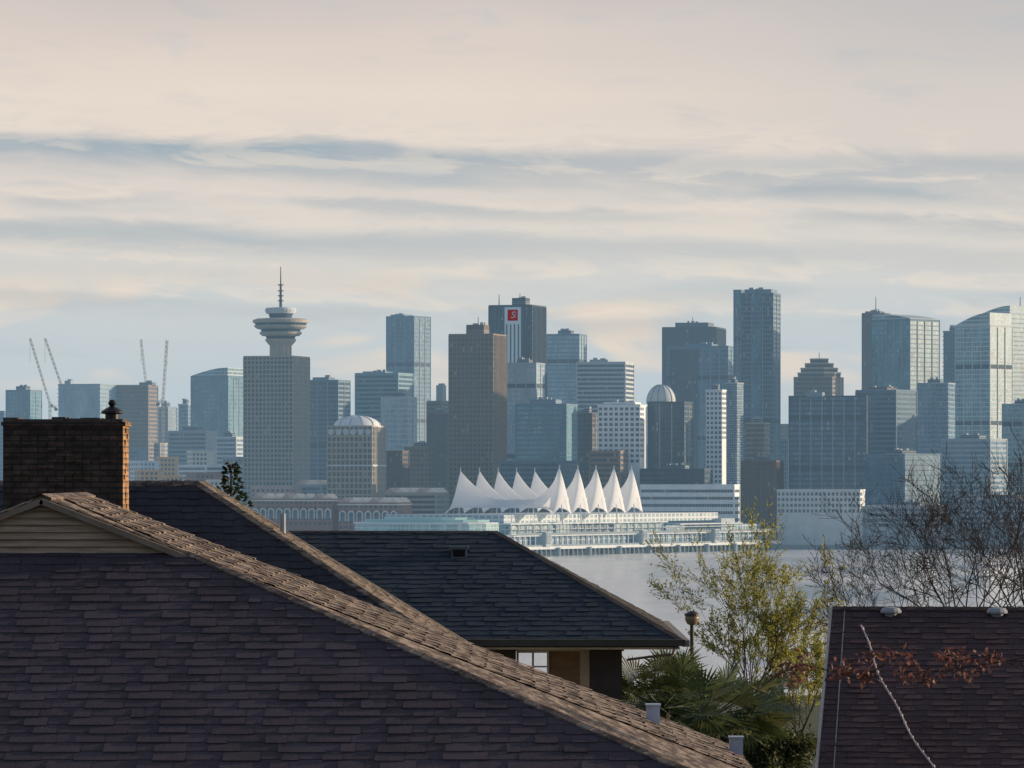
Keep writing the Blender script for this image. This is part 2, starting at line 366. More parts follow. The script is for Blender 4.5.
            MB().lathe(cx, cy, pr).build('dome', wmat(wn, D), r, smooth=True)
            for q in range(12):
                an = q*math.pi/6; mb = MB(); pv = None
                for c_ in pr[1:-1]:
                    pt = (cx+(c_[0]+.1)*math.cos(an), cy+(c_[0]+.1)*math.sin(an), c_[1]+.1)
                    if pv: mb.tube(pv, pt, .22, .22, 4)
                    pv = pt
                mb.build('dome_rib', wmat('slate', D), r)
    return r, a, b, H
T = tower
T('glass_tower', 'small blue-grey glass block at the far left edge, behind the brick chimney', 5, 30, 39, 391, 3900, 'curtain', 'teal', 'slate')
T('glass_tower', 'wide pale blue glass block under the two leaning cranes', 57, 100, 113, 385, 3850, 'balcony', 'light', 'grey', ex=[('box', 62, 70, 380, 'grey')])
T('office_block', 'brown banded block right of the wide pale blue block', 112, 148, 155, 386, 3880, 'bands', 'brownglass', 'tan', ex=[('box', 138, 154, 382, 'darkgrey')])
T('apartment_block', 'low hazy block directly beneath the upright crane', 155, 168, 176, 408, 4000, 'bands', 'blue', 'grey')
T('apartment_block', 'narrow low block stepping up to the round-shouldered blue tower', 178, 188, 193, 405, 3950, 'balcony', 'blue', 'pale')
T('glass_tower', 'blue glass tower with curved top left of the observation tower', 190, 228, 242, 377, 3800, 'curtain', 'teal', 'slate', ex=[('curve', 368, 1)])
T('office_block', 'low dark podium block in front of the curved-top blue tower', 168, 206, 216, 432, 3650, 'bands', 'dark', 'grey')
T('office_block', 'low pale block left of the observation tower, far behind', 216, 236, 243, 438, 3600, 'bands', 'blue', 'pale')
T('office_tower', 'dark blue tower immediately right of the observation tower', 307, 338, 349, 381, 3500, 'curtain', 'dark', 'slate', ex=[('box', 312, 334, 377, 'slate')], lh=.4)
T('office_tower', 'dark glass tower behind the white domed block', 355, 398, 412, 374, 3560, 'bands', 'dark', 'tealgrey', ex=[('box', 362, 392, 371, 'slate')])
T('glass_tower', 'slim pale teal glass slab beside the dark banded tower', 381, 408, 416, 398, 3440, 'curtain', 'light', 'pale', fh=4)
T('glass_tower', 'tall blue glass tower with flat crown behind the domed block', 386, 414, 430, 317, 3800, 'curtain', 'blue', 'slate', ex=[('box', 390, 412, 314, 'slate')], lh=.35)
T('apartment_tower', 'thin brown tower left of the big brown-grey tower', 427, 442, 449, 402, 3600, 'bands', 'brownglass', 'tan', ex=[('box', 436, 446, 385, 'grey')])
T('office_block', 'mid-height brown block between the domed block and big brown-grey tower', 404, 428, 438, 448, 3300, 'punched', 'dark', 'tan')
T('office_block', 'dark low block in front of the thin brown tower', 428, 446, 452, 415, 3350, 'bands', 'dark', 'brown')
T('office_tower', 'big brown-grey tower with close vertical ribs and raised roof box', 449, 493, 506, 335, 3300, 'piers', 'brownglass', 'tan', ex=[('box', 466, 489, 324, 'brown'), ('mast', 478, 316)])
T('office_tower', 'pale blue glass tower in front of the tower with the red sign', 506, 536, 545, 364, 3350, 'curtain', 'light', 'grey')
T('glass_tower', 'pale reflective tower right of the tower with the red sign', 547, 579, 587, 335, 3700, 'curtain', 'light', 'slate')
T('office_tower', 'horizontally striped tower with dark window bands in mid skyline', 577, 625, 635, 363, 3500, 'bands', 'dark', 'pale', ex=[('box', 590, 612, 359, 'grey')])
T('office_block', 'teal glass block with stepped front left of the white hotel', 516, 566, 578, 405, 3200, 'bands', 'teal', 'slate', ex=[('box', 530, 562, 399, 'slate'), ('mast', 537, 388)])
T('office_block', 'dark narrow block squeezed left of the white hotel', 577, 592, 599, 414, 3250, 'curtain', 'dark', 'brown')
T('hotel', 'white hotel with punched window grid and small roof box', 598, 640, 648, 406, 3120, 'punched', 'dark', 'white', ex=[('box', 604, 642, 402, 'white')], ww=1.8, fh=3.7)
T('office_tower', 'dark slab with pale ball-like dome on its roof', 648, 684, 694, 403, 3150, 'curtain', 'dark', 'darkgrey', ex=[('dome', 647, 677, 384, 'pale')])
T('office_tower', 'dark flat-topped tower behind, left of the tallest tower', 663, 716, 728, 328, 3750, 'piers', 'dark', 'darkgrey', ex=[('box', 676, 716, 322, 'darkgrey'), ('mast', 694, 316)])
T('glass_tower', 'broad blue-grey glass slab in front of the dark flat-topped tower', 668, 728, 747, 347, 3600, 'curtain', 'blue', 'slate', lh=.4, ex=[('bay', .05, .5, 349, 'dark', 'darkgrey'), ('box', 690, 720, 343, 'slate')])
T('apartment_tower', 'white slim apartment tower below the tallest tower', 706, 722, 727, 391, 3250, 'punched', 'dark', 'white', ww=1.3)
T('apartment_tower', 'dark glass tower with balconies right of the white slim tower', 726, 737, 744, 384, 3300, 'balcony', 'blue', 'grey')
T('skyscraper', 'tallest dark glass skyscraper with two-part stepped crown', 742, 773, 782, 294, 3450, 'curtain', 'dark', 'slate', ex=[('box', 745, 779, 289, 'slate'), ('bay', .35, .62, 291, 'blue', 'slate')], lh=.35)
T('skyscraper_wing', 'slender left wing joined to the tallest dark skyscraper', 734, 741, 744, 291, 3480, 'curtain', 'blue', 'slate', mech=False)
T('apartment_block', 'beige low tower at the foot of the tallest skyscraper', 746, 764, 771, 424, 3200, 'balcony', 'brownglass', 'beige')
T('office_block', 'dark brown block between terraced white building and the blue slab', 742, 776, 785, 462, 3120, 'piers', 'brownglass', 'brown')
T('office_tower', 'dark tower with rounded stepped crown right of the tallest', 795, 832, 846, 378, 3500, 'curtain', 'brownglass', 'tan', ex=[('crown', 799, 843, 358, 'tan'), ('mast', 821, 352)], lh=.38)
T('office_block', 'wide dark blue glass slab with flat roof, right of centre', 790, 866, 868, 397, 3150, 'curtain', 'blue', 'darkgrey', ex=[('box', 806, 826, 392, 'slate')], lh=.42, ww=2.2)
T('office_tower', 'narrow dark brown tower rising behind the teal glass tower', 863, 884, 892, 314, 3700, 'piers', 'brownglass', 'brown', ex=[('box', 866, 886, 311, 'brown'), ('mast', 877, 296)])
T('glass_tower', 'teal glass tower with gently curved top and sunlit right side', 874, 910, 943, 320, 3450, 'curtain', 'teal', 'slate', ex=[('curve', 313, -1)])
T('office_block', 'blue-grey block in front of the curved-top teal glass tower', 858, 896, 920, 391, 3200, 'bands', 'dark', 'slate', ex=[('box', 870, 900, 387, 'brown')])
T('apartment_tower', 'mid-height dark balcony tower between the two right glass towers', 918, 948, 958, 384, 3350, 'balcony', 'blue', 'grey')
T('apartment_tower', 'slim grey tower with balconies behind the right-hand glass towers', 944, 960, 967, 332, 3650, 'balcony', 'dark', 'slate')
T('glass_tower', 'bright teal glass tower nearest the right edge of the skyline', 958, 990, 1016, 326, 3400, 'curtain', 'teal', 'pale', ex=[('curve', 313, 1)], lh=.2)
T('glass_tower', 'taller teal glass tower behind, with small roof mast at the right edge', 985, 1010, 1034, 314, 3550, 'balcony', 'teal', 'pale', ex=[('curve', 306, 1), ('mast', 1023, 296)])
T('office_block', 'blue slab low at the right edge behind bare branches', 944, 990, 1012, 440, 3180, 'bands', 'blue', 'grey')
T('office_block', 'grey slab partly cut by the right edge behind bare branches', 1004, 1034, 1050, 405, 3230, 'curtain', 'teal', 'grey')
T('apartment_block', 'blue balcony block below the blue-grey block', 868, 905, 944, 455, 3120, 'balcony', 'blue', 'slate')
T('terminal_building', 'long low pale waterfront building with window grid, right of pier', 778, 860, 868, 491, 3040, 'punched', 'dark', 'pale', ww=1.3, fh=3.9, mech=False, cat='building')
T('waterfront_block', 'low grey waterfront block right of the long window-grid building', 868, 940, 960, 507, 3040, 'bands', 'dark', 'grey', cat='building')
T('waterfront_block', 'low pale waterfront block behind the bare tree at far right', 962, 1040, 1060, 500, 3060, 'bands', 'blue', 'grey', cat='building')
T('podium_block', 'dark flat upper block behind the terraced white building', 641, 704, 714, 470, 3080, 'bands', 'dark', 'darkgrey', cat='building')
T('terraced_block', 'white terraced building with long window bands right of the sails', 641, 734, 741, 486, 3050, 'bands', 'dark', 'white', fh=5.0, cat='building', mech=False, bf=.4)
for row in [
 ('office_block', 'low dark block right of the domed block, left of pier', 384, 402, 408, 452, 3250, 'bands', 'dark', 'brown'),
 ('warehouse', 'long pinkish waterfront building with peaked roofs and pale arches', 250, 332, 338, 500, 3060, 'punched', 'dark', 'brick', [('arches', 8), ('sheds',)]),
 ('warehouse', 'pinkish arched warehouse with peaked roofs, nearest left of the pier', 338, 398, 410, 504, 3050, 'punched', 'dark', 'brick', [('arches', 7), ('sheds',)]),
 ('warehouse', 'small pinkish warehouse in front of the observation tower block', 250, 290, 300, 488, 3150, 'punched', 'dark', 'pink'),
 ('warehouse', 'grey shed-roofed warehouse left of the domed block', 296, 322, 330, 486, 3180, 'bands', 'blue', 'grey', [('sheds',)]),
 ('warehouse', 'pale low warehouse between domed block and sails', 384, 436, 448, 494, 3120, 'bands', 'dark', 'beige', [('sheds',)]),
 ('low_block', 'white flat shed beside the small metal chimney cap', 128, 140, 158, 462, 3500, 'punched', 'blue', 'white'),
 ('low_block', 'port building with orange sunlit side, above the roof ridge', 156, 160, 178, 458, 3550, 'punched', 'dark', 'orange'),
 ('low_block', 'low white port hall left of the observation tower block', 176, 206, 244, 466, 3400, 'bands', 'dark', 'white'),
 ('low_block', 'dull red low block in front of the white port hall', 184, 196, 222, 474, 3300, 'punched', 'dark', 'brick'),
 ('low_block', 'small orange-lit shed low beside the chimney, in front of white shed', 134, 140, 162, 471, 3350, 'punched', 'dark', 'orange'),
 ('low_block', 'cream low shed under the narrow stepped block', 186, 192, 214, 452, 3520, 'punched', 'dark', 'cream'),
 ('low_block', 'tiny cream hut in front of the dull red block', 206, 210, 222, 481, 3250, 'punched', 'dark', 'cream'),
 ('low_block', 'small orange-brown hut above the middle roof ridge', 162, 166, 182, 477, 3280, 'punched', 'dark', 'orange'),
 ('low_block', 'grey low block beside the dull red block', 222, 238, 246, 458, 3450, 'punched', 'dark', 'grey'),
 ('low_block', 'distant beige block left of the curved-top blue tower', 138, 160, 166, 444, 3900, 'bands', 'blue', 'beige'),
 ('low_block', 'distant slate block under the brown banded block', 126, 140, 146, 450, 3800, 'bands', 'dark', 'slate'),
 ('low_block', 'small distant block at the left picture edge', -8, 4, 8, 412, 4000, 'bands', 'dark', 'slate'),
 ('low_block', 'low block in the gap under the striped mid-skyline tower', 590, 620, 628, 452, 3090, 'bands', 'dark', 'tan'),
 ('low_block', 'low dark block in the gap below the teal glass block', 500, 560, 580, 462, 3130, 'bands', 'dark', 'slate'),
 ('low_block', 'dim block in the gap right of the beige low tower', 770, 788, 796, 440, 3600, 'bands', 'dark', 'slate'),
 ('low_block', 'dim brown block glimpsed left of the dark round-crowned tower', 780, 792, 800, 425, 3900, 'bands', 'dark', 'tan'),
]: T(*row, cat='building', mech=False)

# ------------- observation tower
D = 3400
r, a, b, H = T('observation_tower', 'beige gridded tower block topped by a flying-saucer lookout and antenna', 243, 293, 307, 357, D, 'piers', 'dark', 'beige', mech=False, cat='tower')
s_ = D/F
th = -r.rotation_euler.z; wx = (279-293)*s_; wy = (a*math.sin(th)+b*math.cos(th))/2
cx, cy = wx*math.cos(th)-wy*math.sin(th), wx*math.sin(th)+wy*math.cos(th)
zz = lambda y: Zp(y, D)-CITYZ
pm = wmat('beige', D); dm_ = gm('dark', 'darkgrey', D, 1.2, 50, .1, 0)
MB().lathe(cx, cy, [(10*s_, zz(357)), (10*s_, zz(338))], 20).build('shaft', pm, r)
for i in range(12):
    an = i*math.pi/6; x, y = cx+10.3*s_*math.cos(an), cy+10.3*s_*math.sin(an)
    MB().box(x-.6, x+.6, y-.6, y+.6, zz(357), zz(339)).build('shaft_rib', pm, r)
def disc(nm, pr, mt, k=36): MB().lathe(cx, cy, [(q*s_, zz(y)) for q, y in pr], k).build(nm, mt, r)
disc('pod_underside', [(11, 345), (14.5, 341), (15.5, 339.5), (15.5, 338)], pm)
disc('pod_window_ring', [(14.2, 337.9), (15.2, 335.1)], dm_)
disc('pod_ring', [(18.5, 335), (21, 333), (21.3, 331)], pm)
disc('pod_window_ring', [(19.4, 330.9), (20.4, 328.1)], dm_)
disc('pod_ring', [(23.5, 328), (26.4, 326), (27, 324.4)], pm)
disc('pod_window_ring', [(25.4, 324.3), (26.2, 322)], dm_)
disc('pod_roof', [(27.9, 321.9), (28.2, 319), (24, 317.6), (14, 317)], pm)
disc('upper_window_ring', [(11, 317), (12.4, 312.6)], dm_, 24)
disc('upper_pod', [(14.5, 312.5), (16, 309), (14.8, 306.8), (4, 306)], wmat('pale', D), 24)
am = wmat('darkgrey', D)
MB().tube((cx, cy, zz(306)), (cx, cy, zz(284)), 1.3, .9, 6).build('antenna_mast', am, r)
MB().tube((cx, cy, zz(284)), (cx, cy, zz(265)), .6, .3, 6).build('antenna_tip', am, r)
for y in (300, 295, 290, 284): MB().lathe(cx, cy, [(2.4, zz(y)), (2.4, zz(y-1))], 8).build('antenna_ring', am, r)

# ------------- domed white block
D = 3150
r, a, b, H = T('domed_block', 'pale block with arched ribs and white barrel dome on top', 327, 372, 384, 427, D, 'piers', 'brownglass', 'beige', ex=[('dome', 332, 380, 415, 'white')], cat='building', fh=4.2)
for i in range(6):
    x = -a+(i+.5)*a/6; MB().tube((x, -.8, H-3.5), (x, .1, H-3.5), a/15, a/15, 12).build('arch_head', wmat('pale', D), r)
for q in (.33, .66): MB().box(-a-.8, .8, -.8, b+.8, H*q, H*q+1.2).build('cornice', wmat('pale', D), r)

# ------------- tower with red sign
D = 3450
r, a, b, H = T('bank_tower', 'dark ribbed bank tower with small red emblem on a pale panel', 489, 532, 546, 306, D, 'piers', 'dark', 'darkgrey', ex=[('box', 512, 530, 297, 'darkgrey'), ('mast', 499, 293), ('mast', 520, 292)])
s_ = D/F; x_at = lambda px: (px-532)*s_/math.cos(-r.rotation_euler.z)
MB().box(x_at(505), x_at(521), -1.1, .2, Zp(363, D)-CITYZ, Zp(307, D)-CITYZ).build('pale_panel', rough((.85, .86, .86), .42, var=.05), r)  # extra haze emission lightens this shaded panel
for q in range(4):
    xx = x_at(506.5+q*3.9); MB().box(xx, xx+1.1, -1.25, -1.0, Zp(363, D)-CITYZ, Zp(324, D)-CITYZ).build('window_strip', wmat('darkgrey', D), r)
redm = rough((.85, .03, .03), .05, var=.03); whs = rough((.9, .9, .9), .1)
MB().box(x_at(508.2), x_at(518.2), -1.5, -1.12, Zp(320.5, D)-CITYZ, Zp(309.5, D)-CITYZ).build('emblem_panel', redm, r)
def text_mesh(body, size, name, mat, parent, loc, rot, off=0.0):
    cu = bpy.data.curves.new('t', 'FONT'); cu.body = body; cu.size = size; cu.align_x = 'CENTER'; cu.align_y = 'CENTER'; cu.extrude = .1; cu.offset = off
    cu.shear = .25
    o = bpy.data.objects.new('t', cu); C.objects.link(o); bpy.context.view_layer.update()
    me = bpy.data.meshes.new_from_object(o.evaluated_get(bpy.context.evaluated_depsgraph_get()))
    bpy.data.objects.remove(o); me.name = name; me.materials.clear(); me.materials.append(mat)
    q = bpy.data.objects.new(name, me); C.objects.link(q); q.parent = parent; q.location = loc; q.rotation_euler = rot; return q
xe, ze = x_at(513.2), Zp(315, D)-CITYZ
text_mesh('S', 7.6, 'emblem_letter', whs, r, (xe, -1.65, ze), (R(90), 0, 0))
mb = MB()
for q in range(14):
    a0, a1 = -.9+q*.13, -.9+(q+1)*.13
    mb.tube((xe+.2+2.5*math.cos(a0), -1.6, ze+2.6*math.sin(a0)), (xe+.2+2.5*math.cos(a1), -1.6, ze+2.6*math.sin(a1)), .22, .22, 4)
mb.build('emblem_globe_arc', whs, r)

# ------------- cranes
def crane(label, base, top_mast, jib_tip, tail, D, w=.9, col=(.55, .5, .42)):
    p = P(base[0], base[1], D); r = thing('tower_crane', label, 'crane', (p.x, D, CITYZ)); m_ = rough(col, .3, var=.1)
    def lat(nm, A, B, w):
        A, B = Vector(A), Vector(B); d = (B-A); L = d.length; d.normalize(); u_ = d.orthogonal().normalized(); v_ = d.cross(u_); mb = MB()
        cs = [u_*w+v_*w, u_*w-v_*w, -u_*w-v_*w, -u_*w+v_*w]
        for c in cs: mb.tube(A+c, B+c, .2, .2, 4)
        k = max(2, int(L/4))
        for i in range(k):
            for q in range(4): mb.tube(A+d*(L*i/k)+cs[q], A+d*(L*(i+1)/k)+cs[(q+1) % 4], .13, .13, 3)
        W(mb, nm, m_, r)
    T_ = P(*top_mast, D); J = P(*jib_tip, D); K = P(*tail, D)
    lat('mast', (T_.x, D, CITYZ), T_, w); lat('jib', T_, J, w*.7); lat('counter_jib', T_, K, w*.8)
    W(MB().box(K.x-1.4, K.x+1.4, D-1.2, D+1.2, K.z-2.5, K.z+.2), 'counterweight', rough((.3, .3, .3), .3), r)
    W(MB().box(T_.x+1, T_.x+3, D-1.3, D+1, T_.z-3, T_.z-.5), 'operator_cab', rough((.6, .6, .6), .3), r)
    W(MB().tube(J, (J.x, J.y, J.z-22), .12, .12, 3), 'hoist_cable', rough((.1, .1, .1), .3), r)
crane('leftmost crane with long jib leaning up to the left', (50, 400), (50, 404), (30, 338), (56, 408), 3950)
crane('second crane from the left, jib leaning left above pale blue block', (62, 384), (61, 384), (45, 338), (66, 388), 3900)
crane('third crane from the left, near-vertical pale jib', (145, 384), (146, 384), (141, 339), (151, 388), 3950, 1.0, (.7, .68, .62))
crane('fourth crane from the left, tall upright tan jib over low blocks', (163, 405), (163, 400), (167, 340), (158, 403), 3850, 1.1, (.6, .45, .33))

# ------------- sail-roofed pier
p0 = Vector((X(515, 2755), 2755)); p1 = Vector((X(781, 3025), 3025)); ax = (p1-p0).normalized(); L = (p1-p0).length
pier = thing('pier_terminal', 'white cruise pier terminal with glass hall, columns and promenade beneath the sails', 'pier', (p0.x, p0.y, 0), math.atan2(ax.y, ax.x))
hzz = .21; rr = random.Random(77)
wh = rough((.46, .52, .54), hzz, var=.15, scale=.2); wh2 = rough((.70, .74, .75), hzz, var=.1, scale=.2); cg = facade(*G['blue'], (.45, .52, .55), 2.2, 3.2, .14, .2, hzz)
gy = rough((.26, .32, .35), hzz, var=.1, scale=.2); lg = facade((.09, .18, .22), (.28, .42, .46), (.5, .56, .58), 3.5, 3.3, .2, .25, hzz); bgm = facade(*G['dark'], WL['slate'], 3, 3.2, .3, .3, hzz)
Wd = 118
bow = lambda e: [(-e, -e), (L, -e), (L, Wd+e), (-e-8, Wd+e), (-40-e, Wd*.78), (-54-e, Wd*.5), (-44-e, Wd*.2)]
MB().prism(bow(0), 4.2, 6.0).build('deck', wh2, pier)
for i in range(64): MB().tube((i*L/63, 1.0, -2), (i*L/63, 1.0, 4.2), .6, .6, 6).build('pile', gy, pier)
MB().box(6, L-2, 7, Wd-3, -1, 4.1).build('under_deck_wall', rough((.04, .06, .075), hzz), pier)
MB().box(4, L-6, 6, Wd-6, 6, 12.5).build('lower_hall', cg, pier)
MB().prism(bow(-1.5), 12.5, 13.5).build('promenade_slab', wh2, pier)
for i in range(54):
    if rr.random() < .9: MB().box(3+i*(L-6)/53-.35, 3+i*(L-6)/53+.35, 2.6, 3.3, 6, 12.5).build('column', wh, pier)
for z in (13.5, 6): MB().box(2, L-3, .2, .4, z, z+1.1).build('railing', gy, pier)
vols = [(8, 60, 10, 19.4, lg), (60, 74, 8, 21.2, wh), (74, 128, 11, 19, bgm), (128, 140, 9, 20.2, wh), (140, 190, 10, 19.5, lg), (190, 214, 8, 18, cg), (214, 262, 12, 18.2, bgm), (262, 280, 9, 22, wh), (280, 318, 11, 18, lg)]
for x0, x1, y0, z1, mt in vols: MB().box(x0+.2, x1-.2, y0, Wd-10-y0*.2, 13.5, z1).build('upper_hall', mt, pier)
MB().box(4, 190, 6, Wd-6, 20, 20.8).build('terrace_slab', wh2, pier)
MB().box(4, 286, 6.5, Wd-6.5, 16.6, 17.2).build('mid_slab', wh, pier)
MB().box(206, 286, 6.5, Wd-6, 18.3, 19.0).build('terrace_slab', wh2, pier)
for i in range(22): MB().box(5+i*8.5-.3, 5+i*8.5+.3, 6.0, 6.45, 13.5, 20).build('column', wh, pier)
for x0 in (36, 150, 240): 
    MB().box(x0-3, x0+3, -1.5, 6, 6, 15.2).build('stair_tower', wh, pier); MB().box(x0-2.4, x0+2.4, -1.7, -1.4, 7.5, 14.5).build('stair_glazing', bgm, pier)
for i in range(9): MB().tube((12+i*36, -1, -2), (12+i*36, -1, 5.2), 1.3, 1.3, 8).build('mooring_dolphin', gy, pier)
for i in range(12): MB().tube((15+i*26, 1.2, 13.5), (15+i*26, 1.2, 20.5), .2, .15, 5).build('lamp_mast', wh, pier)
MB().box(8, L-60, 14, Wd-12, 20.8, 26.0).build('exhibition_hall', facade((.14, .24, .3), (.34, .48, .54), WL['pale'], 5, 3.2, .3, .4, hzz), pier)
pl = [(-6, 8)]+[(-6-46*math.sin(q*math.pi/12), Wd/2-(Wd/2-8)*math.cos(q*math.pi/12)) for q in range(1, 12)]+[(-6, Wd-8)]
MB().prism(pl, 13.5, 20.5).build('glass_bow', facade((.14, .32, .34), (.36, .6, .62), (.6, .7, .7), 2.5, 3, .12, .15, hzz), pier)
MB().prism([(x*1.03-.5, y) for x, y in pl], 20.5, 21.6).build('bow_roof_rim', wh2, pier)
MB().prism([(x*.9, (y-Wd/2)*.85+Wd/2) for x, y in pl], 21.6, 23.2).build('bow_roof', rough((.34, .58, .58), hzz), pier)
MB().prism([(x*.7, (y-Wd/2)*.62+Wd/2) for x, y in pl], 23.2, 24.6).build('bow_roof_lantern', rough((.48, .68, .68), hzz), pier)
# sails
sailm = bpy.data.materials.new('sail_fabric'); t = NT(sailm)
b1 = t.n('ShaderNodeBsdfPrincipled', {'Base Color': (.95, .96, .97, 1), 'Roughness': .6}).outputs[0]
b2 = t.n('ShaderNodeBsdfTranslucent', {'Color': (.98, .98, .98, 1)}).outputs[0]
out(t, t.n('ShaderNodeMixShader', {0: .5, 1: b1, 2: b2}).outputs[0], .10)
names = ['nearest white sail tent with the broad left-hand slope', 'second white sail tent from the left', 'middle one of the five white sail tents', 'fourth white sail tent from the left', 'farthest white sail tent, beside the terraced white building']
tx = Vector((12.0, 20.5)); tv = tx.normalized(); tu = Vector((tv.y, -tv.x)); HW = 37.5; zb = 26.0; zt = 56.0
def lerp(a_, b_, k): return a_+(b_-a_)*k
for i in range(5):
    c = Vector((X(507.5, 2800), 2800))+tx*i
    r = thing('sail_roof', names[i], 'sail', (c.x, c.y, zb), math.atan2(tu.y, tu.x))
    NU, NV = 130, 36; mb = MB(); EX = 2.0; HV = 12.2; lh_ = .95
    for j in range(NV+1):
        v = (j/NV*2-1)*HV
        for k in range(NU+1):
            u_ = -HW-EX+(2*HW+2*EX)*k/NU
            f = min(1, max(0, (u_/HW+1)/2))
            vp = lerp(.35, .62, f)*HV
            if v < vp: tt = (v+HV)/(vp+HV); pr = tt**1.55
            else: tt = (HV-v)/(HV-vp); pr = tt**.8
            dl, dr = u_+HW, HW-u_
            el_ = (math.exp(-dl/(22. if i == 0 else 17.)) if dl > 0 else max(0, 1+dl/(EX+.4))**.5)*lh_
            er_ = math.exp(-dr/17.) if dr > 0 else max(0, 1+dr/(EX+.4))**.5
            endf = max(0, 1-(abs(u_)/(HW+EX))**14)
            ridge = max(el_, er_, .30*endf)
            z = max(ridge*pr, .23*endf*(.55+.45*pr))
            lean = 3.0*(z**2)*(-.9 if f > .5 else .5)
            mb.v.append((u_+lean, v-2.4*z*z, (zt-zb)*min(z, 1.0)+.6))
    for j in range(NV):
        for k in range(NU): q = j*(NU+1)+k; mb.f.append((q, q+1, q+NU+2, q+NU+1)); mb.m.append(0)
    mb.build('membrane', sailm, r, smooth=True)
    for mx, vv, lf in ((-HW, .35*HV-2.2, 1.4), (HW, .62*HV-2.3, -2.6)):
        zt_ = (zt-zb)*(lh_ if mx < 0 else 1)+1.6
        MB().tube((mx, vv, -6), (mx+lf, vv, zt_), .4, .22, 6).build('mast', wh2, r)
        MB().tube((mx+lf, vv, zt_-1.5), (mx+(EX+2)*(1 if mx > 0 else -1), vv, -.5), .12, .12, 4).build('stay_cable', wh2, r)

# ---------------------------------------------------------------- roofs
def shade(c, k): return tuple(x*k for x in c)
def clip(poly, sub):
    out_ = sub; n = len(poly)
    A = sum(poly[i][0]*poly[(i+1) % n][1]-poly[(i+1) % n][0]*poly[i][1] for i in range(n))
    if A < 0: poly = poly[::-1]
    for i in range(n):
        a_, b_ = poly[i], poly[(i+1) % n]; res = []
        f = lambda p: (b_[0]-a_[0])*(p[1]-a_[1])-(b_[1]-a_[1])*(p[0]-a_[0])
        for k in range(len(out_)):
            p, q = out_[k], out_[(k+1) % len(out_)]; fp, fq = f(p), f(q)
            if fp >= 0: res.append(p)
            if (fp > 0 and fq < 0) or (fp < 0 and fq > 0):
                tt = fp/(fp-fq); res.append((p[0]+(q[0]-p[0])*tt, p[1]+(q[1]-p[1])*tt))
        out_ = res
        if len(out_) < 3: return []
    return out_
def shingle(mb, poly, rng, h=.14, w0=.12, w1=.35, th=.014, nm=5, mo=0):
    poly = [Vector(p) for p in poly]
    n = Vector((0, 0, 0))
    for i in range(1, len(poly)-1): n += (poly[i]-poly[0]).cross(poly[i+1]-poly[0])
    n.normalize()
    if n.z < 0: n = -n
    v = (Vector((0, 0, 1))-n*n.z).normalized(); u_ = v.cross(n); o = poly[0]
    p2 = [((p-o).dot(u_), (p-o).dot(v)) for p in poly]
    mb.face([p-n*.006 for p in poly], mo)
    ua, ub = min(p[0] for p in p2), max(p[0] for p in p2); va, vb = min(p[1] for p in p2), max(p[1] for p in p2)
    y = va-.01
    while y < vb:
        x = ua-rng.random()*w1; hi = False; row = rng.uniform(-.006, .006)
        while x < ub:
            ww = rng.uniform(w0, w1); hi = not hi
            t_ = th*(1.0 if hi else .5)*rng.uniform(.7, 1.25)
            dy = -(.08+.18*rng.random())*h if hi else -.05*rng.random()*h
            q = clip(p2, [(x, y+row+dy), (x+ww, y+row+dy), (x+ww, y+row+h), (x, y+row+h)])
            if q:
                mi = mo+rng.randrange(nm)
                hh = lambda bb: t_*(1-(bb-y-row)/h)+.002
                mb.face([o+u_*a_+v*b_+n*hh(b_) for a_, b_ in q], mi)
                bt = [p for p in q if abs(p[1]-(y+row+dy)) < 1e-5]
                if len(bt) >= 2:
                    e0, e1 = min(bt), max(bt)
                    mb.face([o+u_*e0[0]+v*e0[1]-n*.004, o+u_*e1[0]+v*e1[1]-n*.004, o+u_*e1[0]+v*e1[1]+n*hh(e1[1]), o+u_*e0[0]+v*e0[1]+n*hh(e0[1])], mi)
            x += ww+.002
        y += h
def shmats(c, sp=.08, n=5, sun_streak=0.0): return [shinglemat(shade(c, 1-sp+2*sp*i/(n-1)), sun_streak) for i in range(n)]
def caps(A, B, nl, nr, rng, name, mats, root, step=.16, wd=.15, lift=.004):
    A, B = Vector(A), Vector(B); d = B-A; L_ = d.length; d.normalize(); mb = MB(); nl = Vector(nl).normalized(); nr = Vector(nr).normalized()
    up = (nl+nr).normalized(); sl_ = d.cross(nl).normalized(); sr = d.cross(nr).normalized()
    if sl_.dot(nr) > 0: sl_ = -sl_
    if sr.dot(nl) > 0: sr = -sr
    k = int(L_/step)
    for i in range(k+1):
        a_ = A+d*(i*L_/(k+1)); b_ = A+d*((i+1)*L_/(k+1)+.02); m = rng.randrange(len(mats)); l0, l1 = lift+.018, lift+.012
        for sd_ in (sl_, sr):
            q = [a_+up*l0, b_+up*l1, b_+up*l1+sd_*wd, a_+up*l0+sd_*wd]; mb.face(q, m)
            mb.face([a_+up*l0, a_+up*l0+sd_*wd, a_+sd_*wd-up*.01, a_-up*.005], m)
            mb.face([a_+up*l0+sd_*wd, b_+up*l1+sd_*wd, b_+sd_*wd-up*.01, a_+sd_*wd-up*.01], m)
    return W(mb, name, mats, root)
def nrm(a_, b_, c_):
    n = (Vector(b_)-Vector(a_)).cross(Vector(c_)-Vector(a_)).normalized(); return n if n.z > 0 else -n
rng = random.Random(11)
def bar(p, q, h, w_=.05, up=Vector((0, 0, 1))):
    p, q = Vector(p), Vector(q); d = (q-p).normalized(); sdv = d.cross(up).normalized(); u2 = sdv.cross(d).normalized()
    mb = MB()
    c8 = [p+sdv*w_/2, p-sdv*w_/2, p-sdv*w_/2-u2*h, p+sdv*w_/2-u2*h]; c9 = [x+(q-p) for x in c8]
    mb.face(c8); mb.face(c9[::-1])
    for k in range(4): mb.face([c8[k], c8[(k+1) % 4], c9[(k+1) % 4], c9[k]])
    return mb

